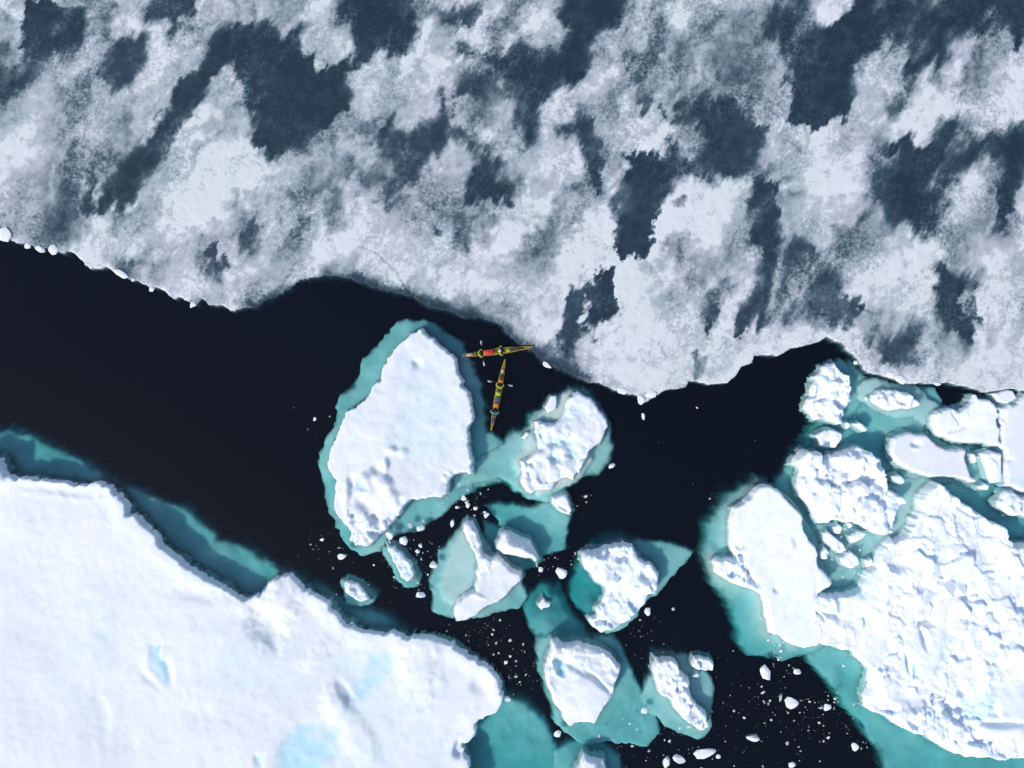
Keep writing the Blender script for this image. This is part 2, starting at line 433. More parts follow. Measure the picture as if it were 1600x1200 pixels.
 (2,1,1.05,.8,25,"600,1000 1050,1000 1050,1250 600,1250"),
 (2,1,1.1,.85,14,"1200,1200 1320,1130 1500,900 1700,950 1700,1050 1480,1100 1300,1300"),
 (3,1,1.05,.85,22,"520,480 800,380 950,600 800,720 620,680 520,600"),
 (3,1,1.0,.8,12,"0,880 350,850 400,920 100,1000 -50,1010"),
 (3,1,1.0,.7,25,"1200,1080 1350,900 1900,820 1900,1280 1200,1280"),
 (3,1,1.0,.7,25,"1300,560 1500,380 1560,500 1450,740 1330,820"),
 (1,1,1.0,.7,30,"450,230 700,200 1000,280 800,420 500,330"),
 (1,1,1.0,.6,30,"1300,500 1600,450 1600,600 1350,620"),
 (2,0,1.1,.85,10,"850,930 960,790 1000,830 920,920 860,1000"),
 (2,0,1.0,.8,20,"60,1020 200,960 240,1060 120,1180 40,1150"),
 (3,0,1.0,.6,20,"560,650 700,500 760,560 700,720 560,800"),
 (1,0,1.0,.6,20,"640,560 780,520 860,640 700,760 620,720"),
 (1,0,1.0,.6,20,"480,880 680,880 740,980 500,1000"),
]

def axis(lo, hi, dlo, dhi, fine, coarse):
    a = [lo]
    while a[-1] < hi:
        x = a[-1]; a.append(x + (fine if dlo <= x <= dhi else coarse + .06 * max(dlo - 15 - x, x - dhi - 15, 0)))
    return np.array(a)

def make_sheet():
    xs = axis(-400, 400, -48, 48, 0.11, 0.5)
    ys = axis(-3.5, 500, -3.5, 35.5, 0.11, 0.5)
    X, Y = np.meshgrid(xs, ys)
    # outline
    wx, wy = warp(X, Y, 0.10, 1.3, 3, 1.0)
    near = (Y < 17) | (np.abs(X) > 50)
    t = np.full(X.shape, 5.0)
    t[near] = sdf(SHEET, wx[near], wy[near])
    # cover of snowy slush: 0 = wet dark ice, 1 = white
    bx, by = warp(X, Y, 1.1, 3.5, 80, .5)
    c1 = fbm(bx - by * .45, by * .55, 3.4, 60, 6, .58); c2 = 1 - 2 * np.abs(fbm(bx - by * .4, by * .6, 2.0, 62, 5, .6)); c3 = fbm(X - Y * .45, Y * .5, 9, 61, 3)
    low = smooth(16, 4, Y + .12 * X) 
    D = 0.72 + (0.42 - .16 * low) * c1 + 0.12 * c2 + 0.16 * c3 + .12 * low + .06 * smooth(5, 35, X) * low
    W1 = fbm(X - Y * .45, Y * .6, .9, 90, 5, .65); W2 = fbm(X - Y * .4, Y * .45, 1.7, 93, 5, .6)
    fr_ = smooth(-.5, .6, fbm(X, Y, 5.0, 85))
    qx, qy = warp(X, Y, 0.45, 2.6, 70, 0.5)
    e = 1.05 * fbm((X - Y * .45) * 1.6, Y * .38, 2.0, 72, 5, .62)       # wind drawn streaks
    qx = qx + .40 * e; qy = qy + .90 * e
    wx2, wy2 = warp(X, Y, .22, .5, 75, .6); qx += (wx2 - X) * fr_; qy += (wy2 - Y) * fr_
    for (tx, ty, val, st, soft, txt) in PONDS:
        pl = P(txt, 400 * tx, 300 * ty, 4.0)
        sf = max(soft * S * 1.0, .14)
        mg = sf * 2 + 1.2
        x0, x1 = pl[:, 0].min() - mg, pl[:, 0].max() + mg; y0, y1 = pl[:, 1].min() - mg, pl[:, 1].max() + mg
        i0, i1 = np.searchsorted(xs, (x0, x1)); j0, j1 = np.searchsorted(ys, (y0, y1))
        if i1 <= i0 or j1 <= j0: continue
        sl = (slice(j0, j1), slice(i0, i1))
        s_ = sdf(pl, qx[sl], qy[sl])
        k = (.5 + 1.6 * (1 - fr_[sl])); a = smooth(-sf * k * 1.3, sf * k * 1.3, s_ + (.3 * W2[sl] + .3 * W1[sl] + .1) * np.exp(-(s_ / .9) ** 2)) * st
        D[sl] = D[sl] * (1 - a) + (val + (0.10 + .15 * (val > .2)) * fbm(X[sl], Y[sl], 1.8, 66, 5, .6) + .6 * np.maximum(0, fbm(X[sl] - Y[sl] * .45, Y[sl] * .5, 2.6, 67, 6, .65) - .22) * (val < .9)) * a
    D = np.clip(D, 0, 1.15)
    # cracks
    gl = P("390,470 560,425 740,485 860,560 920,590 860,600 700,520 560,470 400,500")
    g = smooth(-1.2, 0.6, sdf(gl, X, Y))                # stretches where the rim is thin and soaked
    D = D * (1 - g * smooth(1.5, 0.1, t + .5 * fbm(X, Y, 1.2, 18, 5, .65)) * .95)
    for ck in ("560,385 575,390 590,397 605,410 618,425 630,443 640,458 645,466", "1457,360 1468,372 1478,385 1486,398", "1340,480 1352,486 1362,489", "1270,491 1294,491"):
        c = P(ck); wx3, wy3 = warp(X, Y, .12, .8, 97)
        dd = np.full(X.shape, 9.0)
        i0, i1 = np.searchsorted(xs, (c[:, 0].min() - 1, c[:, 0].max() + 1)); j0, j1 = np.searchsorted(ys, (c[:, 1].min() - 1, c[:, 1].max() + 1)); sl = (slice(j0, j1), slice(i0, i1))
        line = np.concatenate([c, c[::-1] + .001])
        dd[sl] = np.abs(sdf(line, wx3[sl], wy3[sl])); D = D - .28 * np.exp(-(dd / .07) ** 2)
    D = D * smooth(-.04, .10, t)
    Z = 0.06 + 0.07 * D + 0.02 * fbm(X, Y, .8, 5) * D
    edge = smooth(-0.12, 0.10, t)
    Z = Z * edge - (1 - edge) * 1.5
    me = grid_mesh("ice_sheet", X, Y, Z, t > -0.16, {"cover": D})
    o = link("ice_sheet", me, M_SHEET)
    tag(o, kind="structure")
make_sheet()

# ------------------------------------------------------------------ floes
CAPS = []      # all cap outlines, so that brash is not scattered on them
def floe(name, label, cat, caps, foots, h=1.0, res=0.11, ew=0.3, roll=1.0, wamp=0.16, wsc=1.4, seed=1, rubble=None,
         feats=(), melts=(), mat=None, group=None, footslope=0.06, dome=0.0, capname="snow_cap", z_extra=None, fres=0.14, boulders=(), noblock=()):
    """caps: outlines at the waterline; foots: (outline, depth, edge width, drop).
    feats: (x, y, rx, ry, rot, dz) bumps/pits in photo px; melts: (outline, amount, softness m)"""
    allc = np.concatenate(caps); c0 = allc.mean(0)
    root = empty(name, (c0[0], c0[1], 0)); tag(root, label, cat, group)
    for c in caps: CAPS.append(c)
    mat = mat or M_SNOW
    x0, y0 = allc.min(0) - 0.8; x1, y1 = allc.max(0) + 0.8
    X, Y = np.meshgrid(np.arange(x0, x1, res), np.arange(y0, y1, res))
    wx, wy = warp(X, Y, wamp, wsc, seed, 0.7)
    t = np.full(X.shape, -9.0)
    for c in caps: t = np.maximum(t, sdf(c, wx, wy))
    up = smooth(-0.05, ew, t)
    A = h * (1 + 0.12 * fbm(X, Y, 9, seed + 3)) + roll * (0.11 * fbm(X, Y, 3.6, seed + 1, 5, .4) + 0.035 * fbm(X, Y, .8, seed + 2, 3))
    if dome: A += dome * smooth(0, 4, t)
    RB = 0
    if rubble:
        for (cell, amp, polys, soft) in rubble:
            bx, by = warp(X, Y, cell * .12, cell * .6, seed + 9)
            hh, dj = blocks(bx, by, cell, seed + int(cell * 10))
            m = 1.0
            if polys is not None:
                m = np.zeros(X.shape)
                for pl in polys: m = np.maximum(m, smooth(-soft, soft, sdf(pl, X, Y)))
            RB = RB + m * (amp * 1.15 * hh - amp * .3 * smooth(.10 * cell, 0, dj))
        A = A + RB
    for (fx, fy, rx, ry, rot, dz) in feats:
        cx, cy = px(fx, fy, h); r = math.radians(rot)
        u = ((X - cx) * math.cos(r) + (Y - cy) * math.sin(r)) / (rx * S); v = (-(X - cx) * math.sin(r) + (Y - cy) * math.cos(r)) / (ry * S)
        u = u + .25 * fbm(X, Y, 1.0, seed + 20); v = v + .25 * fbm(X, Y, 1.0, seed + 21)
        A = A + dz * np.exp(-(u * u + v * v) ** 1.5)
    if z_extra is not None: A = A + z_extra(X, Y, t)
    A = np.maximum(A, 0.07)
    melt = np.zeros(X.shape)
    for (pl, amt, soft) in melts:
        s_ = smooth(-soft, soft, sdf(pl, *warp(X, Y, .35, 2.0, seed + 30)))
        melt = np.maximum(melt, amt * s_ * np.clip(.8 + .5 * fbm(X, Y, 2.5, seed + 31, 5), 0, 1.2))
    A = A * (1 - 0.25 * melt)
    if boulders:          # tilted blocks frozen into the surface
        R_ = random.Random(seed)
        for (pl, cnt, smin, smax) in boulders:
            k_ = 0; tries = 0
            while k_ < cnt and tries < cnt * 60:
                tries += 1
                bx_ = R_.uniform(pl[:, 0].min(), pl[:, 0].max()); by_ = R_.uniform(pl[:, 1].min(), pl[:, 1].max())
                i_ = int((bx_ - X[0, 0]) / res); j_ = int((by_ - Y[0, 0]) / res)
                if not (0 <= i_ < X.shape[1] and 0 <= j_ < X.shape[0]) or t[j_, i_] < .1: continue
                if sdf(pl, np.array([bx_]), np.array([by_]))[0] < 0: continue
                if any(sdf(nb, np.array([bx_]), np.array([by_]))[0] > -.1 for nb in noblock): tries += 5; continue
                if fbm(np.array([bx_]), np.array([by_]), 4.0, seed + 77)[0] < R_.uniform(-.6, .25): continue
                k_ += 1
                sz = (smin + (smax - smin) * R_.random() ** 1.8) * .75
                n_ = R_.randint(4, 6); a0_ = R_.uniform(0, 6.28); el_ = R_.uniform(.5, .9); ro_ = R_.uniform(0, 3.14)
                bp_ = []
                for q_ in range(n_):
                    a_ = a0_ + 6.2832 * (q_ + R_.uniform(-.25, .25)) / n_; u_ = sz * R_.uniform(.75, 1.15) * math.cos(a_); v_ = sz * el_ * math.sin(a_)
                    bp_.append((bx_ + u_ * math.cos(ro_) - v_ * math.sin(ro_), by_ + u_ * math.sin(ro_) + v_ * math.cos(ro_)))
                m_ = int(sz * 1.3 / res) + 2
                sl_ = (slice(max(0, j_ - m_), j_ + m_), slice(max(0, i_ - m_), i_ + m_))
                xx, yy = X[sl_], Y[sl_]
                in_ = smooth(-.06, .06, sdf(np.array(bp_), xx, yy))
                top = A[j_, i_] + sz * .22 + (xx - bx_) * R_.gauss(0, .18) + (yy - by_) * R_.gauss(0, .18)
                A[sl_] = np.where(top > A[sl_], A[sl_] * (1 - in_) + top * in_, A[sl_])
    Z = -0.5 * (1 - up) + A * up + np.minimum(0, t + .05) * 3
    me = grid_mesh(capname, X, Y, Z, t > -0.18, {"melt": melt}, c0)
    link(capname, me, mat, root)
    if foots:
        fa = np.concatenate([f[0] for f in foots])
        x0, y0 = fa.min(0) - 1.5; x1, y1 = fa.max(0) + 1.5
        X, Y = np.meshgrid(np.arange(x0, x1, fres), np.arange(y0, y1, fres))
        wx, wy = warp(X, Y, 0.22, 1.7, seed + 100, 0.6)
        tc = np.full(X.shape, -99.0)
        for c in caps: tc = np.maximum(tc, sdf(c, X, Y))
        Z = np.full(X.shape, -60.0); K = np.full(X.shape, -9.0); TH = np.zeros(X.shape)
        for (pl, dep, ewd, drop) in foots:
            pl = pl * (1 + (dep + drop * .12) / H)
            t = sdf(pl, wx, wy)
            ewk = ewd * (.34 + .2 * fbm(X, Y, 4.0, seed + 111))
            prof = (1 - np.clip((t + 0.2) / ewk, 0, 1)) ** 2.5
            z = -(dep * (1 + .3 * fbm(X, Y, 3.2, seed + 101, 5, .42)) + footslope * np.clip(-tc, 0, 6) + drop * .5 * prof)
            z = np.where(t > -0.3, z, -60); K = np.maximum(K, t)
            Z = np.maximum(Z, z)
            sw = (.30 + .22 * ewd) * (1 + .5 * fbm(X, Y, 3.0, seed + 120)); TH = np.maximum(TH, smooth(0, 1, (t + .2) / sw))
        Z = np.minimum(Z, -0.03)
        me = grid_mesh("submerged_ledge", X, Y, Z, K > -0.25, {"thick": TH}, c0)
        link("submerged_ledge", me, M_LEDGE, root)
    return root

g3 = (480, 480, 5.0); g4 = (480, 680, 5.0)
h1 = 1.15
F1cap = P("660,512 668,520 680,527 690,537 703,549 714,556 716,572 721,586 726,595 724,603 733,612 737,625 739,640 740,660 735,670 736,690 735,705 738,720 "
          "741,742 732,744 722,741 712,744 704,752 701,763 699,773 685,782 672,779 655,781 641,784 634,793 628,803 620,813 608,822 603,832 592,838 588,846 "
          "576,855 556,855 545,848 549,838 540,822 528,810 522,795 521,780 520,765 522,750 516,738 510,730 513,715 514,705 521,690 530,672 536,655 537,645 "
          "545,640 560,633 572,617 576,612 580,600 592,590 598,575 605,557 615,545 628,533 638,525 640,521 650,517", z=h1 * .6)
F1foot = P("650,497 664,496 680,502 698,518 728,538 729,546 740,566 744,586 758,600 760,636 766,670 780,682 800,700 800,752 780,757 756,762 730,774 710,788 696,800 680,811 "
           "668,816 666,826 644,833 620,836 606,852 596,862 568,870 550,862 536,848 528,828 516,802 506,780 502,756 498,734 493,708 507,686 518,672 524,654 530,620 554,600 562,570 578,550 598,520 628,500")
floe("ice_floe", "largest mid channel floe, pointed at the top and ringed by teal underwater ice", "ice floe",
     [F1cap], [(F1foot, 0.82, 1.6, 5)], h=h1, boulders=[(P("545,800 610,810 600,850 545,860"), 45, .15, .7), (P("690,735 741,735 741,748 700,775"), 16, .1, .4)], seed=11, ew=.25,
     rubble=[(1.6, .22, [P("545,795 600,785 640,800 615,835 590,850 550,850")], .8), (.6, .1, [P("560,800 610,810 600,845 550,850"), P("690,735 740,735 740,745 695,770")], .4)],
     feats=[(651, 568, 7, 7, 0, -.3), (645, 570, 5, 4, 0, .1), (613, 704, 8, 6, 0, .32), (630, 706, 8, 6, 0, .25), (588, 732, 9, 8, 20, -.45), (603, 728, 5, 10, 0, .4),
            (600, 752, 15, 9, -30, .6), (570, 765, 12, 14, 10, .15), (572, 790, 14, 10, -20, -.5), (583, 808, 12, 8, -30, -.4), (548, 752, 5, 8, 0, -.35), (567, 746, 9, 7, 0, .3),
            (612, 775, 16, 10, -35, .35), (625, 783, 6, 6, 0, -.25), (541, 775, 12, 5, 80, .35)],
     melts=[(P("640,560 690,590 710,650 700,700 640,710 620,680 640,620"), .3, 1.6), (P("560,740 570,740 574,762 562,764"), .6, .3), (P("540,635 590,640 600,670 550,665"), .2, 1.0)])

def Z5(t, z=0): return P(t, 740, 580, 6.154, z)
floe("ice_floe", "rounded floe right of the kayaks, broken into slabs around a blue pool below", "ice floe",
     [Z5("890,250 960,195 1010,170 1060,200 1150,260 1200,340 1280,430 1310,520 1290,620 1250,700 1180,740 1130,780 1120,830 1060,930 1030,1020 1000,1000 990,1070 930,1060 880,1050 800,1110 760,1150 620,1170 560,1200 500,1180 440,1070 440,960 430,850 520,810 600,740 590,680 570,600 580,520 620,470 700,490 790,480 850,400", .5)],
     [(Z5("800,170 870,120 950,110 1060,120 1150,160 1210,260 1320,500 1335,640 1385,680 1360,800 1290,960 1220,1030 1100,1040 980,1090 880,1190 760,1280 500,1240 390,1190 250,1080 100,1130 -200,1200 -250,1000 0,800 180,700 270,640 360,540 450,530 500,400 620,330 690,250"), .6, 3.0, 6),
      (Z5("870,180 960,180 900,480 800,520 640,440 560,600 640,700 900,690 1150,720 1130,860 1000,1050 900,1100 650,1180 450,1000 380,850 480,720 520,520 640,380 760,300"), .12, 1.6, 1.2)],
     h=.62, boulders=[(Z5("430,740 1120,740 1080,950 900,1000 600,1150 430,1000"), 30, .2, .9), (Z5("560,480 900,560 900,700 600,700"), 22, .15, .5)], seed=21, ew=.35, roll=.8, wamp=.12, footslope=.03,
     rubble=[(1.5, .2, [Z5("430,850 640,780 840,710 1120,750 1050,1000 990,1070 600,1200 440,1000")], .5), (.6, .05, None, 1), (.55, .12, [Z5("580,520 700,480 900,600 880,700 680,680")], .5)],
     feats=[(868, 716, 9, 8, 0, -.7), (872, 691, 22, 5, 5, -.5), (897, 707, 9, 8, 0, -.5), (842, 700, 9, 5, 0, -.4), (845, 680, 8, 6, 0, -.3), (886, 668, 30, 16, 0, .18), (880, 650, 9, 16, 20, -.2)],
     melts=[(Z5("850,400 960,300 1000,400 900,520 760,560 650,560 620,500 760,490"), .45, 1.0), (Z5("740,800 840,810 830,900 780,900"), 1.0, .25), (Z5("590,700 700,660 900,650 1060,760 980,860 880,760 720,720 620,760"), .55, .4),
            (Z5("600,580 680,600 680,700 600,680"), .5, .4)])
floe("ice_block", "four sided white slab tilted on the upper left rim of the rounded slab-strewn floe", "ice block",
     [Z5("740,232 808,228 803,372 712,412 682,345", .3)], [], h=.45, res=.07, seed=23, roll=.2, wamp=.05, ew=.12)
floe("ice_block", "small square slab on the left rim of the rounded slab-strewn floe", "ice block",
     [Z5("450,640 510,570 552,610 492,672", .3)], [], h=.4, res=.07, seed=24, roll=.2, wamp=.04, ew=.12)
floe("ice_block", "jagged white shard between the smooth part and left slabs of the rounded floe", "ice block",
     [Z5("575,480 640,460 650,520 690,600 640,590 600,540", .35)], [], h=.7, res=.07, seed=25, roll=.3, wamp=.05, ew=.15)

def Z6(t, z=0): return P(t, 660, 740, 5.0, z)
floe("ice_floe", "small white wedge at the tip of a broad green shelf, below the rounded floe", "ice floe",
     [Z6("1010,190 1080,150 1130,150 1170,220 1190,290 1160,330 1100,320 1050,290 1000,230", .5)],
     [(Z6("490,255 600,215 720,225 850,240 900,215 1010,170 1150,330 1140,450 1110,600 940,660 800,600 640,460 530,320"), .95, 1.5, 5)], h=.7, res=.08, seed=31, roll=.6, wamp=.08, footslope=.05,
     feats=[(885, 797, 16, 3, -30, -.25)])
floe("ice_floe", "smooth oblong block with a blue shaded side, just above the boot shaped floe", "ice floe",
     [Z6("570,560 600,470 640,435 730,470 840,510 890,590 930,680 890,715 850,680 810,680 740,660 640,650 572,600", .6)],
     [(Z6("450,360 560,390 640,430 840,520 950,680 900,740 780,760 640,680 500,660"), 1.5, 1.3, 5)], h=.55, res=.08, seed=32, roll=.25, wamp=.07, wsc=1.0, ew=.3,
     z_extra=lambda X, Y, t: 0.9 * smooth(0.0, 1.3, t) * smooth(-.5, 1.2, (X - px(800, 0)[0]) * .5 + (Y - px(0, 858)[1]) * .85 + .8))
floe("ice_floe", "boot shaped white floe with a broad pale cyan ledge on its left side", "ice floe",
     [Z6("340,350 400,370 440,430 460,500 490,630 540,650 600,640 650,680 690,730 780,760 800,810 790,840 720,900 680,960 600,1020 500,1060 460,1090 400,1140 330,1175 260,1175 225,1100 230,1050 280,980 350,930 400,900 420,820 400,780 430,740 390,640 350,560 310,470 300,400", .6)],
     [(Z6("340,340 250,430 180,520 110,600 120,680 70,780 60,850 70,950 60,1040 120,1095 200,1105 300,1120 500,1110 640,1080 770,1050 840,960 810,860 720,700 560,600 460,480"), .7, 1.2, 5),
      (Z6("330,360 260,470 200,560 160,680 140,850 160,1000 300,1050 420,900 430,640 400,420"), .28, 2.2, 1.5)], h=.75, seed=33, ew=.4, roll=1.0, wamp=.1, footslope=.02,
     rubble=[(.7, .12, [Z6("300,360 440,400 500,640 660,690 400,800 380,600")], .4)], feats=[(750, 868, 24, 3, 25, -.2), (745, 930, 3, 14, 70, .2)])

def Z7(t, z=0): return P(t, 800, 820, 5.0, z)
floe("ice_floe", "lumpy bright floe with an underwater wedge pointing right, green ice to its left", "ice floe",
     [Z7("535,230 600,190 660,190 740,150 880,125 950,150 980,200 1010,260 1090,300 1170,380 1160,460 1170,490 1130,550 1070,570 1050,620 990,690 900,770 810,825 750,820 690,840 630,800 590,745 660,690 640,660 700,620 730,540 720,510 660,480 620,430 560,370 540,290", .7)],
     [(Z7("900,100 1200,115 1350,160 1420,200 1370,280 1270,390 1180,490 1060,600 900,780 800,840 700,860 750,600 700,300"), .8, 1.0, 4),
      (Z7("420,520 450,380 520,220 600,120 720,40 900,50 1050,90 1000,300 800,600 700,800 640,850 560,760 480,640"), 2.3, 2.8, 5)],
     h=1.1, boulders=[(Z7("600,190 1180,190 1180,560 600,480"), 16, .2, .6)], seed=41, ew=.35, roll=1.6, wamp=.14, mat=M_RUBBLE, footslope=.04,
     rubble=[(1.7, .3, None, 1), (.7, .08, None, 1)],
     feats=[(940, 860, 22, 10, 0, -.4), (975, 875, 10, 6, 0, -.5), (1010, 905, 9, 8, 0, -.5), (925, 870, 12, 10, 0, .4), (965, 925, 18, 12, 0, -.3), (930, 960, 20, 12, 0, .5), (1015, 915, 12, 10, 0, .3)])

def Z8(t, z=0): return P(t, 780, 960, 4.444, z)
floe("ice_floe", "shield shaped floe with a blue dimple at its upper left", "ice floe",
     [Z8("355,180 400,160 440,200 520,190 600,200 700,230 790,280 830,330 870,380 850,450 820,510 800,580 740,650 710,720 660,800 640,770 600,770 540,780 500,810 460,780 420,700 370,640 350,560 310,480 305,400 330,300 345,240", .8)],
     [(Z8("250,160 400,120 620,150 780,120 870,240 910,340 990,480 1060,600 1110,700 1120,800 1060,890 1030,920 900,905 760,890 620,890 530,865 450,800 390,730 340,600 290,520 265,350"), .95, 1.2, 5),
      (Z7("80,720 80,640 140,540 230,440 370,445 440,570 500,670 600,800 700,870 850,900 600,1000 300,960 180,880 110,800"), 1.7, 2.2, 5)], h=.85, seed=51, roll=.6, wamp=.1, ew=.4, footslope=.05,
     feats=[(893, 1041, 34, 5, -28, -.35), (930, 1060, 28, 4, -42, -.35), (873, 1037, 9, 7, -30, -.65), (879, 1050, 6, 7, 0, -.4), (866, 1015, 10, 10, 0, .4), (920, 1090, 40, 36, 0, .25), (905, 1010, 40, 6, -12, -.25)],
     rubble=[(.9, .12, [Z8("330,180 880,180 880,500 780,560 700,380 460,340 400,500 330,480")], .4)],
     melts=[(Z8("370,300 450,320 470,390 440,400 390,350"), 1.0, .25), (Z8("460,330 620,320 780,480 790,540 600,360 480,370"), .3, .3)])
floe("ice_floe", "triangular floe with crumbled right edge inside a diamond of teal ice", "ice floe",
     [Z8("1085,300 1200,305 1240,330 1270,400 1330,440 1350,560 1370,600 1400,640 1450,670 1460,770 1420,830 1370,810 1280,740 1220,680 1180,600 1110,560 1080,470 1065,390", .6)],
     [(Z8("1070,240 1130,220 1300,260 1400,330 1470,420 1490,500 1480,650 1470,790 1410,870 1350,860 1240,820 1120,750 1050,690 970,570 1010,480 1050,370"), .55, 1.0, 5)], h=.8, res=.09, boulders=[(Z8("1230,320 1340,440 1380,600 1470,680 1450,820 1300,640 1180,480"), 60, .12, .5)], seed=61, roll=1.2, wamp=.12, footslope=.1,
     rubble=[(.9, .25, [Z8("1250,330 1330,420 1460,670 1420,830 1280,640 1100,520 1150,440")], .4), (.4, .08, None, 1)])
floe("ice_block", "round lumpy ice block at the upper right corner of the triangular floe", "ice block",
     [Z8("1330,350 1350,300 1390,287 1470,310 1502,350 1490,410 1430,412 1380,400 1340,382", .5)], [], h=.6, res=.07, seed=62, roll=1, wamp=.08, ew=.25, rubble=[(.6, .15, None, 1)])
floe("ice_block", "little white block just below the round lumpy one, at the corner of the triangular floe", "ice block",
     [Z8("1335,445 1370,405 1410,425 1390,450", .2)], [], h=.3, res=.06, seed=63, roll=.5, wamp=.05, ew=.15)
floe("ice_floe", "white wedge cut off by the bottom edge, below the shield shaped floe", "ice floe",
     [Z8("588,968 640,1000 740,1010 755,1060 770,1200 800,1400 420,1400 500,1160 545,1060", .6)],
     [(Z8("380,920 480,880 620,860 740,880 830,950 870,1070 900,1400 300,1400 380,1100"), 1.2, 1.6, 5)], h=.9, res=.1, seed=64, roll=.4, wamp=.1,
     feats=[(945, 1194, 10, 14, 0, -.7)])

# the big floe at lower left
h10 = .7
F10 = P("-260,690 -60,706 0,715 11,740 25,747 50,746 72,747 95,751 120,757 135,755 150,751 172,760 190,772 200,790 199,802 215,805 237,824 247,832 252,852 272,865 295,885 312,892 330,905 350,917 384,934 "
        "405,927 414,915 424,901 441,898 459,900 474,918 492,927 510,936 522,954 540,972 570,988 594,987 615,987 636,994 657,990 678,996 705,1002 732,1020 759,1035 780,1056 787,1090 785,1110 "
        "770,1122 750,1124 742,1130 742,1150 737,1162 725,1167 727,1182 736,1192 734,1210 745,1240 700,1330 400,1420 -260,1420", z=h10 * .8)
def f10_extra(X, Y, t):
    z = 0.28 * fbm(X, Y, 14, 301, 3)
    z = z - 0.16 * smooth(.5, 2.0, t) + .16
    return z
floe("ice_floe", "vast smooth white floe filling the lower left corner, with pale turquoise melt pools", "ice floe",
     [F10],
     [(P("-260,640 -100,656 0,662 15,662 50,669 75,684 112,704 155,727 200,747 250,769 300,790 335,814 352,836 375,842 404,858 444,882 480,902 516,916 570,940 615,964 650,990 640,1040 300,1000 0,860 -260,800"), 1.2, 3.0, 5),
      (P("760,1050 790,1072 815,1085 840,1105 858,1130 868,1155 880,1175 880,1300 860,1450 700,1450 720,1100"), 1.35, 2.6, 5)],
     h=h10, res=.13, seed=71, ew=.2, roll=.6, wamp=.2, z_extra=f10_extra, footslope=.05,
     feats=[(417, 985, 22, 32, 30, -.55), (440, 940, 26, 30, 0, .45), (540, 1085, 8, 24, 35, -.28), (525, 1098, 22, 26, 30, .4), (500, 1020, 40, 14, 40, .25), (655, 1040, 30, 60, 0, .3),
            (750, 1070, 14, 14, 0, -.3), (716, 1172, 7, 12, 0, -1.0), (240, 1035, 16, 26, -25, .14), (262, 1048, 6, 20, 10, -.2), (232, 1062, 20, 6, -45, -.12),
            (10, 733, 8, 14, 0, -.6), (90, 765, 60, 8, -5, -.2), (560, 1150, 20, 60, 30, .25), (160, 1120, 9, 50, 10, -.06), (330, 930, 60, 12, -5, -.18)],
     melts=[(P("585,1020 608,1018 612,1045 600,1060 575,1085 560,1095 552,1070 572,1050"), .85, .7), (P("470,1132 500,1130 535,1136 528,1170 505,1200 500,1300 420,1300 435,1190 450,1150"), .95, .6),
            (P("535,1030 590,1020 600,1060 560,1100 540,1136 525,1150 540,1100"), .35, 1.4), (P("237,1002 256,1004 266,1042 264,1066 250,1064 238,1040"), .85, .25), (P("403,1172 414,1174 412,1196 404,1192"), .7, .3),
            (P("330,980 430,1000 460,1060 380,1080 320,1030"), .18, 3), (P("100,960 160,960 160,1120 90,1100"), .15, 3), (P("600,1060 690,1060 700,1180 560,1180"), .18, 3)])

# ------------------------------------------------------------------ right hand pack
def Y4(t, z=0): return P(t, 1200, 520, 4.0, z)
def X4(t, z=0): return P(t, 1200, 600, 4.0, z)
def W4(t, z=0): return P(t, 1200, 900, 4.0, z)
def V3(t, z=0): return P(t, 1080, 720, 3.528, z)
floe("ice_floe", "knobbly upright floe at the head of the right pack, beside the black inlet", "ice floe",
     [Y4("340,200 430,180 470,240 515,260 520,350 540,430 500,480 490,560 470,580 420,570 370,550 290,555 270,510 235,480 250,420 275,390 280,320 300,270 325,240", .6)],
     [(Y4("330,190 450,170 500,200 540,270 560,420 540,480 500,580 300,570 240,500 270,300"), .9, .6, 5)], h=.8, boulders=[(Y4("235,180 540,180 540,580 235,580"), 55, .2, .8)], seed=81, mat=M_RUBBLE, roll=1.2, wamp=.14,
     rubble=[(1.2, .22, None, 1), (.5, .1, None, 1)], melts=[(Y4("290,270 370,260 370,350 290,370"), .45, .4)])
floe("ice_floe", "low white ridge on a pale round ledge, right of the knobbly upright floe", "ice floe",
     [Y4("650,390 700,350 800,350 900,370 980,450 930,480 850,480 770,500 700,470 650,430", .5)],
     [(Y4("550,390 580,300 640,275 800,300 920,330 1010,420 1090,480 1060,550 970,575 900,520 770,530 650,490 580,430"), .38, 1.0, 3)], h=.6, boulders=[(Y4("650,350 980,350 980,500 650,500"), 18, .2, .6)], seed=82, roll=1.4, wamp=.12, mat=M_RUBBLE,
     rubble=[(1.0, .22, None, 1)], feats=[(1400, 612, 20, 6, 0, -.4)])
floe("ice_floe", "fish shaped flat white floe with one pit, amid the teal water of the right pack", "ice floe",
     [X4("780,330 870,295 1000,310 1060,370 1110,400 1250,405 1245,470 1270,560 1330,605 1300,630 1200,600 1100,595 1010,595 900,560 820,520 765,450 765,390", .5)],
     [(X4("730,340 800,280 1000,280 1100,360 1260,380 1360,620 1250,640 1000,620 880,590 780,540 735,450"), .7, .9, 2)], h=.55, seed=83, roll=.35, wamp=.1, ew=.3,
     feats=[(1432, 694, 7, 5, 0, -.4), (1431, 700, 6, 3, 0, .15)])
floe("ice_floe", "broad white slab with curved cracks at the top of the right pack", "ice floe",
     [X4("1025,200 1060,160 1140,145 1200,150 1290,100 1310,70 1400,100 1450,130 1464,190 1446,240 1472,290 1452,340 1464,400 1430,410 1350,380 1290,380 1200,370 1150,350 1060,340 1025,270", .5)],
     [], h=.6, seed=84, mat=M_RUBBLE, roll=.7, wamp=.2, rubble=[(2.2, .14, [X4("1020,150 1300,160 1300,400 1020,350")], .6)],
     feats=[(1495, 672, 16, 3, 20, -.3), (1510, 665, 3, 8, -30, -.3)])
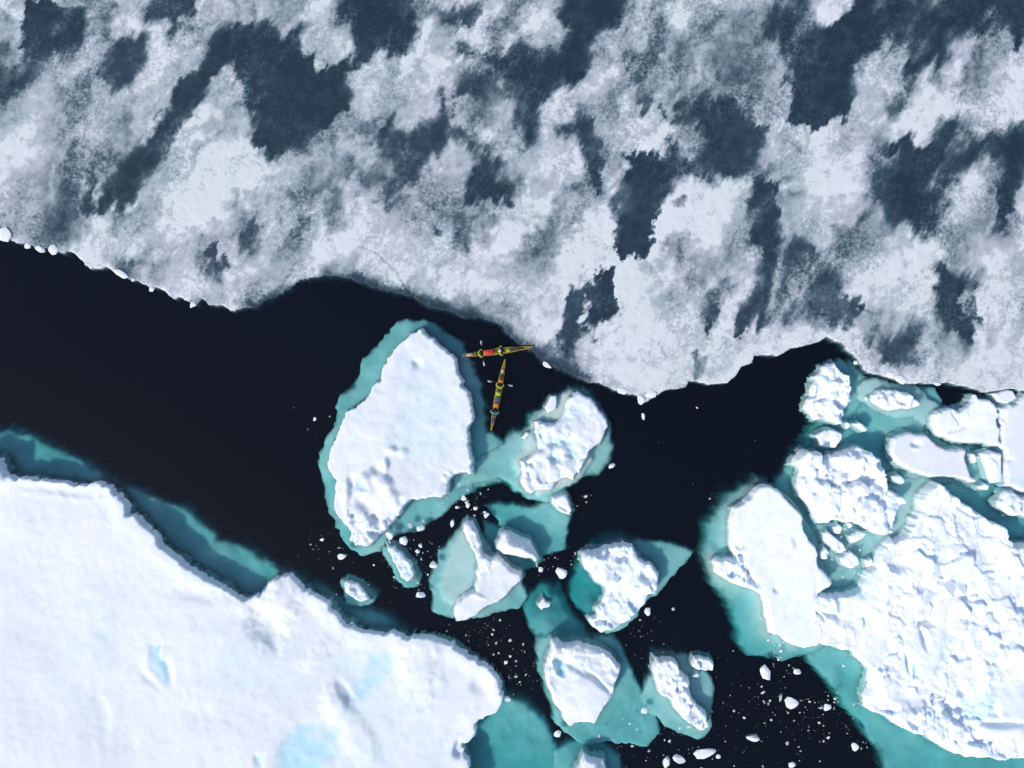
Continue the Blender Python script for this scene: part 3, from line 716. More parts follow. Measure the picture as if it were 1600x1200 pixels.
floe("ice_floe", "narrow bright slab between the fish shaped floe and pale flat ice", "ice floe",
     [X4("1335,425 1400,410 1478,432 1462,620 1400,632 1372,560", .5)], [], h=.75, mat=M_RUBBLE, seed=85, res=.09, roll=.4, wamp=.08, rubble=[(2.0, .08, None, 1)])
floe("ice_floe", "pale flat ice at the right edge of the photo, below the grey sheet", "ice floe",
     [X4("1440,145 1530,120 1600,60 1900,40 2200,80 2200,640 1600,690 1500,645 1468,632 1474,430 1440,400", .3)], [], h=.36, seed=86, roll=.4, wamp=.2, ew=.4,
     melts=[(X4("1500,560 2200,500 2200,700 1500,660"), .4, .8), (X4("1530,150 1700,150 1700,640 1530,600"), .15, 1)], feats=[(1570, 651, 3, 10, 10, -.25), (1575, 718, 8, 3, 0, -.2)])
floe("ice_floe", "grey white plate wedged under the sheet at the top right of the pack", "ice floe",
     [X4("1390,60 1500,30 1540,40 1568,90 1500,128 1445,118", .2)], [], h=.25, seed=87, res=.08, roll=.3, wamp=.06, ew=.15, melts=[(X4("1380,20 1600,20 1600,130 1380,130"), .1, .2)])
floe("ice_floe", "heap of white blocks at the right edge below the narrow bright slab", "ice floe",
     [X4("1440,740 1475,655 1540,660 1600,710 2100,700 2100,850 1700,860 1600,835 1520,825 1450,780", .5)], [], h=.6, boulders=[(X4("1440,655 1700,655 1700,860 1440,860"), 35, .2, .8)], seed=88, roll=1.2, mat=M_RUBBLE, rubble=[(1.2, .25, None, 1), (.5, .1, None, 1)])
floe("ice_floe", "rubble floe with a deep blue hollow in its middle, upper left of the right pack", "ice floe",
     [X4("150,510 175,460 230,400 330,420 330,480 400,430 480,410 560,385 640,395 670,440 720,470 722,540 770,600 780,660 860,700 850,760 820,800 800,900 810,940 700,960 600,890 560,880 480,880 420,860 330,890 290,820 240,750 200,690 190,630 220,560 215,545", .9)],
     [], h=1.1, boulders=[(X4("150,420 850,400 850,960 500,880 200,700"), 150, .2, 1.3)], seed=89, roll=1.5, mat=M_RUBBLE, wamp=.15,
     rubble=[(2.6, .35, None, 1), (1.1, .14, None, 1), (.5, .07, None, 1)],
     feats=[(1349, 758, 13, 22, 0, -.9), (1328, 752, 10, 9, 0, -.6), (1378, 760, 7, 12, 25, -.5), (1345, 705, 20, 10, 0, -.6), (1362, 735, 12, 14, 50, .3), (1320, 705, 14, 10, 0, -.25)],
     melts=[(X4("550,580 640,580 640,740 570,740"), .25, .3)])
R2cap = P("1437,800 1440,780 1445,768 1467,752 1480,760 1510,787 1532,797 1545,812 1577,825 1577,840 1590,852 1602,850 1800,840 1800,1190 1600,1186 1585,1188 1560,1191 1535,1184 1510,1186 1482,1175 1460,1162 1452,1147 1432,1147 "
          "1405,1135 1385,1122 1355,1110 1352,1092 1362,1070 1362,1052 1345,1035 1330,1017 1317,1022 1287,1010 1284,1003 1276,992 1262,984 1270,972 1281,964 1270,955 1262,946 1272,936 1284,928 1296,931 1318,930 1345,922 1352,900 1368,885 1375,860 1395,842 1412,838 1425,820", z=1.0)
flat = [W4("700,620 980,700 940,800 660,800 640,700"), W4("420,120 620,110 640,240 480,290"), W4("800,330 900,330 880,520 790,520"), W4("930,180 1110,90 1120,230 960,300"), W4("780,480 880,300 1000,200 1130,120 1130,260 1000,600 820,600"), W4("1350,660 1500,600 1620,620 1620,900 1400,860"), P("1300,930 1345,925 1350,960 1300,975"),
        W4("560,260 720,180 720,420 600,560 520,470"), W4("1270,900 1340,840 1540,880 1540,960 1280,960")]
def r2_extra(X, Y, t):
    m = np.zeros(X.shape)
    for pl in flat: m = np.maximum(m, smooth(-.4, .4, sdf(pl, X, Y)))
    b1, d1 = blocks(*warp(X, Y, .2, 1.5, 400), 2.3, 401); b2, d2 = blocks(*warp(X, Y, .12, .8, 402), 1.0, 403, .6); b3, d3 = blocks(X, Y, .42, 405, .6)
    pt = smooth(-.5, .7, fbm(X, Y, 5, 411)); big, _ = blocks(*warp(X, Y, .5, 3, 420), 4.6, 421, .5)
    r = .16 * big + .2 * b1 * (.3 + pt) - .03 * smooth(.2, 0, d1) + .05 * b2 * (.2 + 1.1 * pt) - .03 * smooth(.1, 0, d2) + .02 * b3 * pt + .1 * fbm(X, Y, 1.2, 413)
    return (1 - .85 * m) * r + m * .22 * fbm(X, Y, 6, 410, 2)
floe("ice_floe", "huge jumbled rubble floe filling the lower right of the photo above a green shelf", "ice floe",
     [R2cap],
     [(P("1345,560 1335,575 1345,585 1380,590 1420,602 1462,603 1466,634 1503,638 1503,610 1522,610 1600,615 1800,620 1800,1450 1400,1450 1378,1200 1358,1157 1338,1132 1305,1090 1283,1060 1263,1035 1250,1020 1240,1000 1200,900 1196,775 1204,748 1223,725 1248,690 1264,662 1290,640 1320,560"), 1.1, 1.8, 5),
      (P("1395,760 1425,745 1450,740 1450,800 1415,840 1385,840"), .45, 1.6, .6), (P("1280,820 1400,815 1400,900 1300,930 1280,880"), .6, 1.6, .5), (P("1355,640 1450,640 1440,670 1390,700 1375,680"), .9, 1.4, .3)],
     h=1.15, boulders=[(P("1440,850 1600,860 1760,860 1760,1180 1600,1180 1530,1040 1460,1000 1400,900 1440,800"), 420, .25, 1.6), (P("1290,960 1400,900 1460,1000 1530,1180 1400,1130 1350,1100 1360,1040"), 170, .2, 1.0), (P("1430,1130 1500,1080 1600,1130 1600,1190 1500,1190"), 60, .2, .8)], noblock=flat, seed=91, res=.09, roll=1.3, mat=M_RUBBLE, wamp=.18, z_extra=r2_extra, footslope=.0, fres=.18,
     feats=[(1485, 1107, 30, 10, -30, -.9), (1500, 1120, 26, 9, -40, -.7), (1466, 1098, 26, 7, -10, -.5), (1450, 974, 12, 6, 0, -.9), (1444, 997, 5, 14, 15, -.8), (1420, 1037, 4, 12, 8, -.7), (1405, 885, 12, 8, 0, -.6),
            (1417, 880, 9, 12, 0, -.6), (1437, 915, 12, 10, -30, -.6), (1552, 960, 10, 8, 0, -.6), (1570, 985, 10, 12, -40, -.6), (1557, 1010, 8, 12, 30, -.6), (1517, 1110, 14, 16, 0, -.6), (1508, 1085, 8, 6, 0, -.5),
            (1380, 1060, 30, 16, -35, .3), (1430, 1120, 40, 12, -35, .35), (1540, 1060, 10, 50, 8, .35), (1480, 870, 40, 30, 0, .3), (1470, 925, 22, 9, 35, .4), (1298, 961, 16, 4, -20, -.5), (1560, 1130, 40, 5, 0, -.5)],
     melts=[(W4("1210,740 1330,690 1380,760 1340,840 1260,890 1200,820"), .7, .3), (W4("1040,340 1130,330 1130,470 1060,480"), .3, .4), (W4("1290,540 1325,560 1310,640 1280,640"), .5, .2), (W4("860,520 890,520 900,600 880,600"), .6, .1),
            (W4("460,-40 600,-20 580,110 460,100"), .4, .3)])
floe("ice_floe", "long smooth floe on the left flank of the right pack", "ice floe",
     [V3("400,130 440,130 500,165 540,210 620,300 630,370 660,410 670,440 698,480 712,520 702,560 716,592 740,610 790,650 760,700 715,740 700,830 760,880 780,920 740,980 700,1030 600,1040 540,1020 510,980 440,960 410,850 400,760 330,715 240,690 130,630 125,560 150,530 240,545 210,440 225,400 210,340 235,260 290,230 350,160", .8)],
     [(V3("450,110 420,80 350,65 260,110 180,170 120,270 70,380 40,480 50,570 100,680 160,760 210,840 255,950 255,1030 320,1100 430,1125 520,1120 620,1090 760,1040 800,700 700,400 560,200"), .5, 2.4, 6),
      (V3("400,700 330,720 330,850 360,980 440,1040 600,1060 600,900"), .3, 2.0, 1.5)],
     h=1.0, mat=M_RUBBLE, boulders=[(V3("120,520 260,540 370,720 240,690 120,640"), 40, .15, .6), (V3("690,640 790,640 780,980 690,1030 640,900"), 20, .2, .6)], seed=95, roll=.45, wamp=.12, ew=.3, footslope=.42,
     rubble=[(.9, .25, [V3("120,520 260,540 380,700 350,740 220,690 120,640"), V3("200,400 240,400 280,520 240,540")], .3), (.4, .1, [V3("120,520 260,540 380,700 350,740 220,690 120,640")], .3)],
     feats=[(1214, 922, 5, 5, 0, -.35), (1242, 845, 8, 8, 0, -.2), (1238, 848, 5, 6, 0, .15), (1150, 868, 12, 4, -10, -.6), (1172, 900, 5, 14, 30, -.4), (1277, 940, 2.5, 34, 6, -.15)])
# loose blocks in the teal gap between the rubble floes
gap = [("290,320 350,285 400,280 480,310 470,350 440,400 370,400 320,390 310,340", "cracked white pan in the teal channel under the knobbly upright floe"),
       ("530,240 570,225 620,260 635,295 590,300 540,260", "oval white pan right of the knobbly upright floe's lower end"),
       ("485,240 510,230 527,260 500,290 485,270", "tiny white pan touching the bottom corner of the knobbly upright floe"),
       ("770,575 830,560 862,600 840,640 790,610", "pentagonal white pan between the blue-hollow floe and the fish shaped floe"),
       ("410,890 450,870 475,900 455,945 420,935", "round white pan under the lower edge of the blue-hollow floe, leftmost there"),
       ("490,880 520,865 545,885 520,910", "smallest white pan under the lower edge of the blue-hollow floe"),
       ("342,930 370,910 430,950 480,990 505,1040 455,1070 400,1025 350,980", "long bean shaped block in the brash beside the tip of the long smooth floe"),
       ("500,955 560,920 625,935 600,975 530,1000", "wedge shaped block in the middle of the teal brash gap"),
       ("450,1090 520,1040 570,1080 585,1130 520,1160 470,1140", "largest square block at the bottom of the teal brash gap"),
       ("600,1100 650,1085 685,1135 620,1155", "small block at the lower right of the teal brash gap"),
       ("330,1050 360,1010 400,1060 370,1100 330,1100", "small block touching the long smooth floe at the brash gap"),
       ("1270,440 1300,430 1310,480 1290,510 1270,480", "small oval pan in the dark notch at the tail of the fish shaped floe"),
       ("1310,640 1360,610 1400,640 1370,670 1330,665", "flat pan under the tip of the fish shaped floe's tail")]
for i, (t_, lb) in enumerate(gap):
    floe("ice_pan", lb, "ice pan", [X4(t_, .3)], [], h=.38, res=.07, seed=200 + i * 3, roll=.6, wamp=.07, ew=.2, mat=M_RUBBLE, rubble=[(.7, .08, None, 1)], group="small pans in the right pack")

# smaller floes of the channel
def K3(t, z=0): return P(t, 360, 840, 3.333, z)
floe("ice_floe", "slender crusty floe lying diagonally just under the big pointed floe", "ice floe",
     [K3("800,30 850,38 900,70 950,130 970,180 955,230 920,240 880,210 850,150 812,85", .3)], [(K3("790,20 880,30 960,120 1000,200 990,250 920,260 860,210 800,90"), .8, .7, 4)], h=.4, res=.08, seed=301, roll=.6, wamp=.1, rubble=[(.45, .07, None, 1)],
     melts=[(K3("800,30 1000,100 1000,300 850,200"), .12, .5)])
floe("ice_floe", "small half cracked floe beside the underwater ledge of the lower left floe", "ice floe",
     [K3("577,240 600,212 640,220 680,250 735,310 722,330 670,346 620,320 585,290", .3)], [(K3("570,230 620,205 700,240 770,290 740,340 670,355 610,330"), .8, .7, 4)], h=.35, res=.08, seed=302, roll=.8, wamp=.1, rubble=[(.5, .12, None, 1)])
floe("ice_block", "crooked little white block on the green submerged ice above the shield shaped floe", "ice block",
     [Z7("195,620 240,560 265,595 310,605 300,650 250,655 235,680 200,650", .3)], [], h=.4, res=.06, seed=303, roll=1, wamp=.05, ew=.15)

# ------------------------------------------------------------------ ice chunks: traced ones, then the scattered small ones
def chunk_mesh(seed, n=2):
    rnd = random.Random(seed)
    bm = bmesh.new(); bmesh.ops.create_icosphere(bm, subdivisions=n, radius=1)
    cuts = [Vector((rnd.gauss(0, 1), rnd.gauss(0, 1), rnd.gauss(0, .6))).normalized() for _ in range(11)]
    ds = [rnd.uniform(.5, .85) for _ in cuts]
    for v in bm.verts:
        for c, d in zip(cuts, ds):
            q = v.co.dot(c)
            if q > d: v.co -= c * (q - d)
        v.co *= rnd.uniform(.94, 1.06)
        v.co.z *= .62
    me = bpy.data.meshes.new("ice_chunk"); bm.to_mesh(me); bm.free()
    at = me.attributes.new("melt", 'FLOAT', 'POINT')
    me.materials.append(M_SNOW)
    return me
CH = [chunk_mesh(s) for s in range(14)]
def chunk(name, x, y, rx, ry, rot, label, z=0.0, group=None, cat="ice chunk", mi=None, rnd=random.Random(5)):
    X, Y = px(x, y)
    o = bpy.data.objects.new(name, CH[rnd.randrange(len(CH)) if mi is None else mi]); COL.objects.link(o)
    r = (rx + ry) / 2 * S * 1.15
    o.location = (X, Y, z + .12 * r); o.scale = (rx * S * 1.15, ry * S * 1.15, min(r * .8, .45) * (.45 if z > .05 else 1)); o.rotation_euler = (0, 0, math.radians(rot))
    return tag(o, label, cat, group)
named = [
 (629,844,8,8,0,"round crusty chunk beside the upper end of the slender diagonal floe"),
 (609,836,6,7,10,"white chunk touching the bottom corner of the big pointed floe"),
 (657,826,7,6,20,"faceted grey white chunk off the teal ledge, right of the round crusty one"),
 (641,821,5,5,0,"pale half sunk chunk on the teal ledge under the big pointed floe"),
 (677,882,7,7,30,"rounded white chunk at the left rim of the boot shaped floe's ledge"),
 (657,930,8,6,0,"smooth white chunk between the slender floe and the lower left floe"),
 (731,789,4.5,4.5,0,"brightest round chunk in the cluster between the pointed and boot shaped floes"),
 (714,793,3,3,0,"triangular chip just left of the brightest round one in that cluster"),
 (724,778,5,5,40,"crumbly chunk at the top of the cluster between the pointed and boot shaped floes"),
 (707,817,4,7,-15,"tall greyish chunk at the top tip of the boot shaped floe"),
 (760,805,5,4,30,"chunk at the right end of the cluster, near the green shelf"),
 (743,794,5,3,0,"grey chunk right of the brightest round one in the cluster"),
 (652,861,4,4,0,"square chip below the round crusty chunk"),
 (657,852,3.5,4,0,"pointed chip just below and right of the round crusty chunk"),
 (535,869,7,5,10,"frothy chunk left below the big pointed floe's lower tip"),
 (503,843,4,2.5,0,"sliver of ice left of the big pointed floe's lower tip"),
 (492,655,2.5,3.5,0,"bright lone chip in the black water left of the big pointed floe"),
 (871,1146,6,5.5,0,"oval white chunk left below the shield shaped floe"),
 (793,1092,5,6,0,"round white chunk off the right tip of the lower left floe"),
 (1012,955,6,6,0,"white chunk right of the lower end of the lumpy bright floe"),
 (955,728,6,4.5,40,"small triangular chunk off the right rim of the rounded slab-strewn floe"),
 (1005,650,3.5,6,10,"thin lone chunk under the downward spike of the grey sheet"),
 (1102,1175,18,8,14,"elongated white chunk near the bottom edge of the photo"),
 (1122,1182,4,4,0,"bead of ice at the right end of the elongated chunk"),
 (1042,1190,7,10,-20,"upright grey white chunk at the bottom edge, left of the elongated one"),
 (1061,1186,9,9,0,"knobbly chunk pair at the bottom edge, just left of the elongated one"),
 (1193,1050,9,14,15,"torn white chunk hanging below the long smooth floe"),
 (1237,1097,11,10,0,"cauliflower shaped chunk, biggest in the black water beside the green shelf"),
 (1292,1105,6,6,0,"faceted grey chunk right of the cauliflower shaped one"),
 (1245,1050,6,6,0,"ragged white chunk straight above the cauliflower shaped one"),
 (1336,1166,6,7,0,"ragged chunk beside the green shelf near the bottom edge"),
 (1237,1195,6,5,20,"starry chunk on the bottom edge of the photo, left of the green shelf"),
 (877,895,9,9,0,"grey lacy chunk between the boot shaped and lumpy floes"),
 (845,890,4,4,0,"small bright bead left of the grey lacy chunk"),
 (923,890,3,5,0,"thin chip at the left foot of the lumpy bright floe"),
 (1353,622,3.5,4,0,"small chip on the pale ledge left of the low white ridge"),
 (1337,567,4,4,0,"white chip at the mouth of the black inlet, against the grey sheet"),
 (1007,1110,6,5,0,"grey white chunk on the teal ice left of the triangular floe"),
 (1177,1153,13,7,0,"dull half sunk wedge of ice right of the elongated chunk"),
 (1221,1090,3,8,-20,"dull sunken shard left of the cauliflower shaped chunk"),
 (957,1060,4,5,0,"chip off the right rim of the shield shaped floe"),
 (1200,1000,2,2,0,"bright dot on the pale ledge left of the long smooth floe's lower end"),
]
for a in named:
    low = -.25 if ("sunk" in a[5]) else (-.05 if "grey" in a[5] else 0)
    chunk("ice_chunk", *a[:5], a[5], z=low)
rim = [(4,366,15,13,0,"bright blue rimmed block at the left end of the grey sheet's edge"),
 (43,385,6,5,20,"first and smallest of three white wedges along the grey sheet's left edge"),
 (63,389,9,6,-20,"middle of three white wedges along the grey sheet's left edge"),
 (85,391,8,8,60,"rightmost of three white wedges along the grey sheet's left edge"),
 (190,428,12,5,-30,"crumbly white ridge block on the grey sheet's edge at left"),
 (209,438,3,3,0,"white crumb on the sheet's edge right of the crumbly ridge block"),
 (238,452,6,4,0,"white chip on the sheet's edge between the crumbly block and the notch"),
 (302,477,5,5,0,"white chip at the sharp notch of the grey sheet's edge"),
 (855,571,8,4,-30,"crumbs of ice on the sheet's edge right of the yellow kayak's bow"),
 (1016,615,10,8,30,"white boulder at the sheet's downward spike"),
 (1002,625,6,8,0,"small white tooth hanging from the sheet's downward spike"),
 (972,611,9,5,-10,"flat white lump on the sheet's edge left of the downward spike"),
 (1390,585,9,5,0,"left of two white lumps on the sheet's edge above the low white ridge"),
 (1406,593,11,6,-25,"right of two white lumps on the sheet's edge above the low white ridge"),
 (1463,600,6,3,0,"white crumb on the sheet's edge above the small black pool")]
for a in rim: chunk("ice_chunk", *a[:5], a[5], z=.08)

def clear(X, Y, m=0.15):
    for c in CAPS:
        if X < c[:, 0].min() - m or X > c[:, 0].max() + m or Y < c[:, 1].min() - m or Y > c[:, 1].max() + m: continue
        if sdf(c, np.array([X]), np.array([Y]))[0] > -m: return False
    return sdf(SHEET, np.array([X]), np.array([Y]))[0] < -m
CL = [(720,785,22,30),(742,780,16,16),(645,850,26,26),(660,880,20,12),(600,905,40,14),(525,860,30,14),(490,655,20,4),(640,915,25,12),(765,1000,22,26),(800,1060,22,26),(815,1030,20,12),(870,850,14,14),(850,880,18,18),
      (1190,1085,40,34),(1250,1125,36,40),(1290,1110,28,26),(1215,1020,24,12),(1060,1135,40,30),(1130,1140,60,20),(1000,975,22,18),(1030,1000,30,14),(905,880,8,10),(1310,1090,14,14),(1060,1180,40,20),(970,1165,30,18),
      (740,1000,40,12),(560,935,30,6),(900,790,14,10),(900,735,12,6),(500,870,30,8),(985,1130,12,8),(1180,1170,70,22),(1130,780,40,4),(1190,960,14,12),(1340,1160,10,8),(750,960,40,8),(1060,640,90,6),(1345,862,26,60),(1530,695,12,14),(1565,795,20,20),(1320,880,14,20),(1215,1030,20,14),(1330,1030,12,8)]
rnd = random.Random(77)
spots = []
for (cx, cy, sg, n) in CL:
    for _ in range(int(n * 1.05)):
        spots.append((rnd.gauss(cx, sg), rnd.gauss(cy, sg * .8), rnd.random()))
rnd.shuffle(spots)
MARKS = [(625, 690, "big pointed floe"), (880, 690, "rounded floe right of the kayaks"), (750, 890, "boot shaped floe"), (800, 850, "smooth oblong block"), (965, 915, "lumpy bright floe"),
         (910, 1060, "shield shaped floe"), (1060, 1090, "triangular floe"), (1200, 890, "long smooth floe"), (1237, 1097, "cauliflower shaped chunk"), (626, 880, "slender diagonal floe"),
         (1102, 1175, "elongated chunk at the bottom edge"), (557, 923, "small half cracked floe"), (1400, 1130, "lower tip of the huge rubble floe"), (1320, 760, "rubble floe with the blue hollow"),
         (1455, 715, "fish shaped flat floe"), (1550, 730, "narrow bright slab by the fish shaped floe"), (730, 1040, "right end of the vast lower left floe")]
def near_floe(x, y): return min(MARKS, key=lambda m: (m[0] - x) ** 2 + (m[1] - y) ** 2)[2]
n_ind = 0; specks = []
for (x, y, r) in spots:
    X, Y = px(x, y)
    if not clear(X, Y, .1): continue
    size = 0.5 + 2.2 * r ** 6 + .7 * r
    if n_ind < 290 and size > .68:
        chunk("ice_fragment", x, y, size * rnd.uniform(.8, 1.4), size * rnd.uniform(.6, 1.0), rnd.uniform(0, 360),
              "tiny ice fragment adrift, closest to the " + near_floe(x, y), group="tiny ice fragments around the " + near_floe(x, y), cat="ice fragment", z=rnd.choice([0, -.03, -.05, -.08, -.14, -.25, -.4]))
        n_ind += 1
    else: specks.append((X, Y, size))
for (cx, cy, sg, n) in CL:
    for _ in range(int(n * 1.0)):
        X, Y = px(rnd.gauss(cx, sg * 1.3), rnd.gauss(cy, sg * 1.1))
        if clear(X, Y, .05): specks.append((X, Y, rnd.uniform(.2, .6)))
bm = bmesh.new()
for (X, Y, s_) in specks:
    r = s_ * S; n = rnd.randint(4, 6); a0 = rnd.uniform(0, 6.28)
    ring = [bm.verts.new((X + r * rnd.uniform(.7, 1.3) * math.cos(a0 + i * 6.283 / n), Y + r * rnd.uniform(.6, 1.1) * math.sin(a0 + i * 6.283 / n), -.05)) for i in range(n)]
    top = bm.verts.new((X, Y, r * rnd.uniform(.05, .4) - .01)); bot = bm.verts.new((X, Y, -.02 - r * .5))
    for i in range(n):
        bm.faces.new((ring[i], ring[(i + 1) % n], top)); bm.faces.new((ring[(i + 1) % n], ring[i], bot))
me = bpy.data.meshes.new("brash_ice"); bm.to_mesh(me); bm.free()
me.attributes.new("melt", 'FLOAT', 'POINT')
tag(link("brash_ice", me, M_SNOW), "fine white crumbs of brash ice sprinkled over the black water", "brash ice", kind="stuff")

# ------------------------------------------------------------------ kayaks and paddlers
MK = dict(
    yellow=simple("kayak_yellow", (0.66, 0.42, 0.02, 1), .35, .35), deck=simple("deck_yellow", (0.42, 0.29, 0.02, 1), .45, .85, 5),
    orange=simple("orange_cloth", (0.75, 0.22, 0.02, 1), .6), red=simple("red_cloth", (0.55, 0.02, 0.025, 1), .6, .3), black=simple("black_rubber", (0.012, 0.012, 0.014, 1), .6),
    navy=simple("navy_cloth", (0.06, 0.07, 0.20, 1), .7, .3), silver=simple("silver_cloth", (0.5, 0.52, 0.55, 1), .4, .3), pink=simple("pale_pink_cloth", (0.55, 0.38, 0.40, 1), .6, .3),
    lime=simple("lime_cloth", (0.48, 0.62, 0.03, 1), .65, .35), teal=simple("teal_cloth", (0.12, 0.48, 0.46, 1), .65, .3), skin=simple("skin", (0.55, 0.33, 0.24, 1), .55, .1),
    hair=simple("dark_hair", (0.03, 0.02, 0.015, 1), .7), cap=simple("pale_cap", (0.65, 0.65, 0.66, 1), .7), blade=simple("white_blade", (0.42, 0.44, 0.46, 1), .4, .05), olive=simple("olive_net", (0.05, 0.05, 0.025, 1), .8, .4))

def bm_obj(name, bm, mat, parent, smoothf=True):
    for f in bm.faces: f.smooth = smoothf
    bmesh.ops.recalc_face_normals(bm, faces=bm.faces)
    me = bpy.data.meshes.new(name); bm.to_mesh(me); bm.free()
    return link(name, me, mat, parent)

def tube(bm, pts, r, n=8, r2=None):
    pts = [Vector(p) for p in pts]; rings = []
    for i, p in enumerate(pts):
        d = (pts[min(i + 1, len(pts) - 1)] - pts[max(i - 1, 0)]).normalized()
        u = d.orthogonal().normalized() if i == 0 else (u - d * u.dot(d)).normalized()
        v = d.cross(u); rr = r if r2 is None else r + (r2 - r) * i / (len(pts) - 1)
        rings.append([bm.verts.new(p + (u * math.cos(a) + v * math.sin(a)) * rr) for a in [6.28318 * k / n for k in range(n)]])
    for a, b in zip(rings, rings[1:]):
        for k in range(n): bm.faces.new((a[k], a[(k + 1) % n], b[(k + 1) % n], b[k]))
    bm.faces.new(rings[0]); bm.faces.new(rings[-1])

def hw(t): return 0.265 * max(0.0, 1 - abs(t) ** 1.75) ** 0.85 + .012      # half beam
def sheer(t): return 0.20 + 0.13 * abs(t) ** 3
def crown(t): return sheer(t) + 0.075 * (1 - abs(t) ** 2)
LK = 3.3
def make_kayak(label, loc, rz, cockpits):
    root = empty("sea_kayak", loc, rz); tag(root, label, "kayak")
    N = 48
    def loft(sec, nm, mat):
        bm = bmesh.new(); rows = []
        for i in range(N + 1):
            t = -1 + 2 * i / N
            rows.append([bm.verts.new((t * LK, y, z)) for (y, z) in sec(t)])
        for a, b in zip(rows, rows[1:]):
            for k in range(len(a) - 1): bm.faces.new((a[k], a[k + 1], b[k + 1], b[k]))
        return bm_obj(nm, bm, mat, root)
    def hullsec(t):
        b = hw(t); s_ = sheer(t); kz = -0.13 + .30 * abs(t) ** 5
        return [(b * math.sin(a), s_ - (s_ - kz) * max(0, math.cos(a)) ** .8) for a in [-math.pi / 2 + math.pi * k / 10 for k in range(11)]]
    def decksec(t):
        b = hw(t) - .002
        return [(b * (-1 + 2 * k / 8), sheer(t) + .004 + (crown(t) - sheer(t)) * (1 - abs(-1 + 2 * k / 8) ** 1.6)) for k in range(9)]
    loft(hullsec, "hull", MK['yellow'])
    # deck with the cockpit openings left out
    bm = bmesh.new(); rows = []
    NN = 132
    for i in range(NN + 1):
        t = -1 + 2 * i / NN; rows.append([bm.verts.new((t * LK, y, z)) for (y, z) in decksec(t)])
    for a, b in zip(rows, rows[1:]):
        for k in range(8):
            cx = (a[k].co.x + b[k].co.x) / 2; cy = (a[k].co.y + a[k + 1].co.y) / 2
            if any(((cx - c) / .36) ** 2 + (cy / .2) ** 2 < .8 for c in cockpits): continue
            bm.faces.new((a[k], a[k + 1], b[k + 1], b[k]))
    bm_obj("deck", bm, MK['deck'], root)
    bm = bmesh.new()      # dark gunwale seam
    for s in (-1, 1): tube(bm, [(t * LK, s * (hw(t) + .002), sheer(t)) for t in [-1 + 2 * i / 40 for i in range(41)]], .014, 6)
    bm_obj("gunwale_seam", bm, MK['yellow'], root)
    for c in cockpits:
        z = crown(c / LK) + .01
        bm = bmesh.new(); tube(bm, [(c + .38 * math.cos(a), .215 * math.sin(a), z + .01) for a in [6.28318 * k / 24 for k in range(25)]], .022, 6)
        cm = bm_obj("cockpit_coaming", bm, MK['black'], root)
        bm = bmesh.new(); ring = [bm.verts.new((c + .37 * math.cos(a), .205 * math.sin(a), z + .012)) for a in [6.28318 * k / 24 for k in range(24)]]
        ir = [bm.verts.new((c - .05 + .17 * math.cos(a), .155 * math.sin(a), z + .09)) for a in [6.28318 * k / 24 for k in range(24)]]
        for k in range(24): bm.faces.new((ring[k], ring[(k + 1) % 24], ir[(k + 1) % 24], ir[k]))
        s_ = bm_obj("spray_skirt", bm, MK['black'], cm)
    for t in (-.72, .70):
        bm = bmesh.new()
        z = crown(t) + .004
        r1 = [bm.verts.new((t * LK + .17 * math.cos(a), .10 * math.sin(a), z)) for a in [6.28318 * k / 20 for k in range(20)]]
        r2 = [bm.verts.new((t * LK + .155 * math.cos(a), .088 * math.sin(a), z + .025)) for a in [6.28318 * k / 20 for k in range(20)]]
        for k in range(20): bm.faces.new((r1[k], r1[(k + 1) % 20], r2[(k + 1) % 20], r2[k]))
        bm.faces.new(r2)
        bm_obj("hatch_cover", bm, MK['black'], root)
    bm = bmesh.new()
    for (a, b) in ((-.9, -.55), (.36, .6), (.62, .86)):
        for s in (-1, 1):
            tube(bm, [(a * LK, s * hw(a) * .85, crown(a) + .0), (b * LK, -s * hw(b) * .85, crown(b) + .0)], .007, 5)
    bm_obj("deck_lines", bm, MK['black'], root)
    bm = bmesh.new(); tube(bm, [(-LK + .02, 0, .36), (-LK - .02, 0, .1), (-LK + .02, 0, -.12)], .015, 6); bm_obj("rudder", bm, MK['black'], root)
    return root

def skin_mesh(name, verts, edges, mat, parent, rootv=0, sub=2):
    me = bpy.data.meshes.new(name); me.from_pydata([v[0] for v in verts], edges, [])
    ob = bpy.data.objects.new(name, me); COL.objects.link(ob)
    md = ob.modifiers.new("skin", 'SKIN'); md.use_smooth_shade = True
    for i, v in enumerate(verts):
        r = v[1]; sv = me.skin_vertices[0].data[i]; sv.radius = (r, r) if not isinstance(r, tuple) else r
        sv.use_root = (i == rootv)
    sm = ob.modifiers.new("sub", 'SUBSURF'); sm.levels = sub; sm.render_levels = sub
    dg = bpy.context.evaluated_depsgraph_get()
    m2 = bpy.data.meshes.new_from_object(ob.evaluated_get(dg))
    bpy.data.objects.remove(ob); m2.name = name; m2.materials.clear(); m2.materials.append(mat)
    for p in m2.polygons: p.use_smooth = True
    o = link(name, m2, None, parent)
    return o

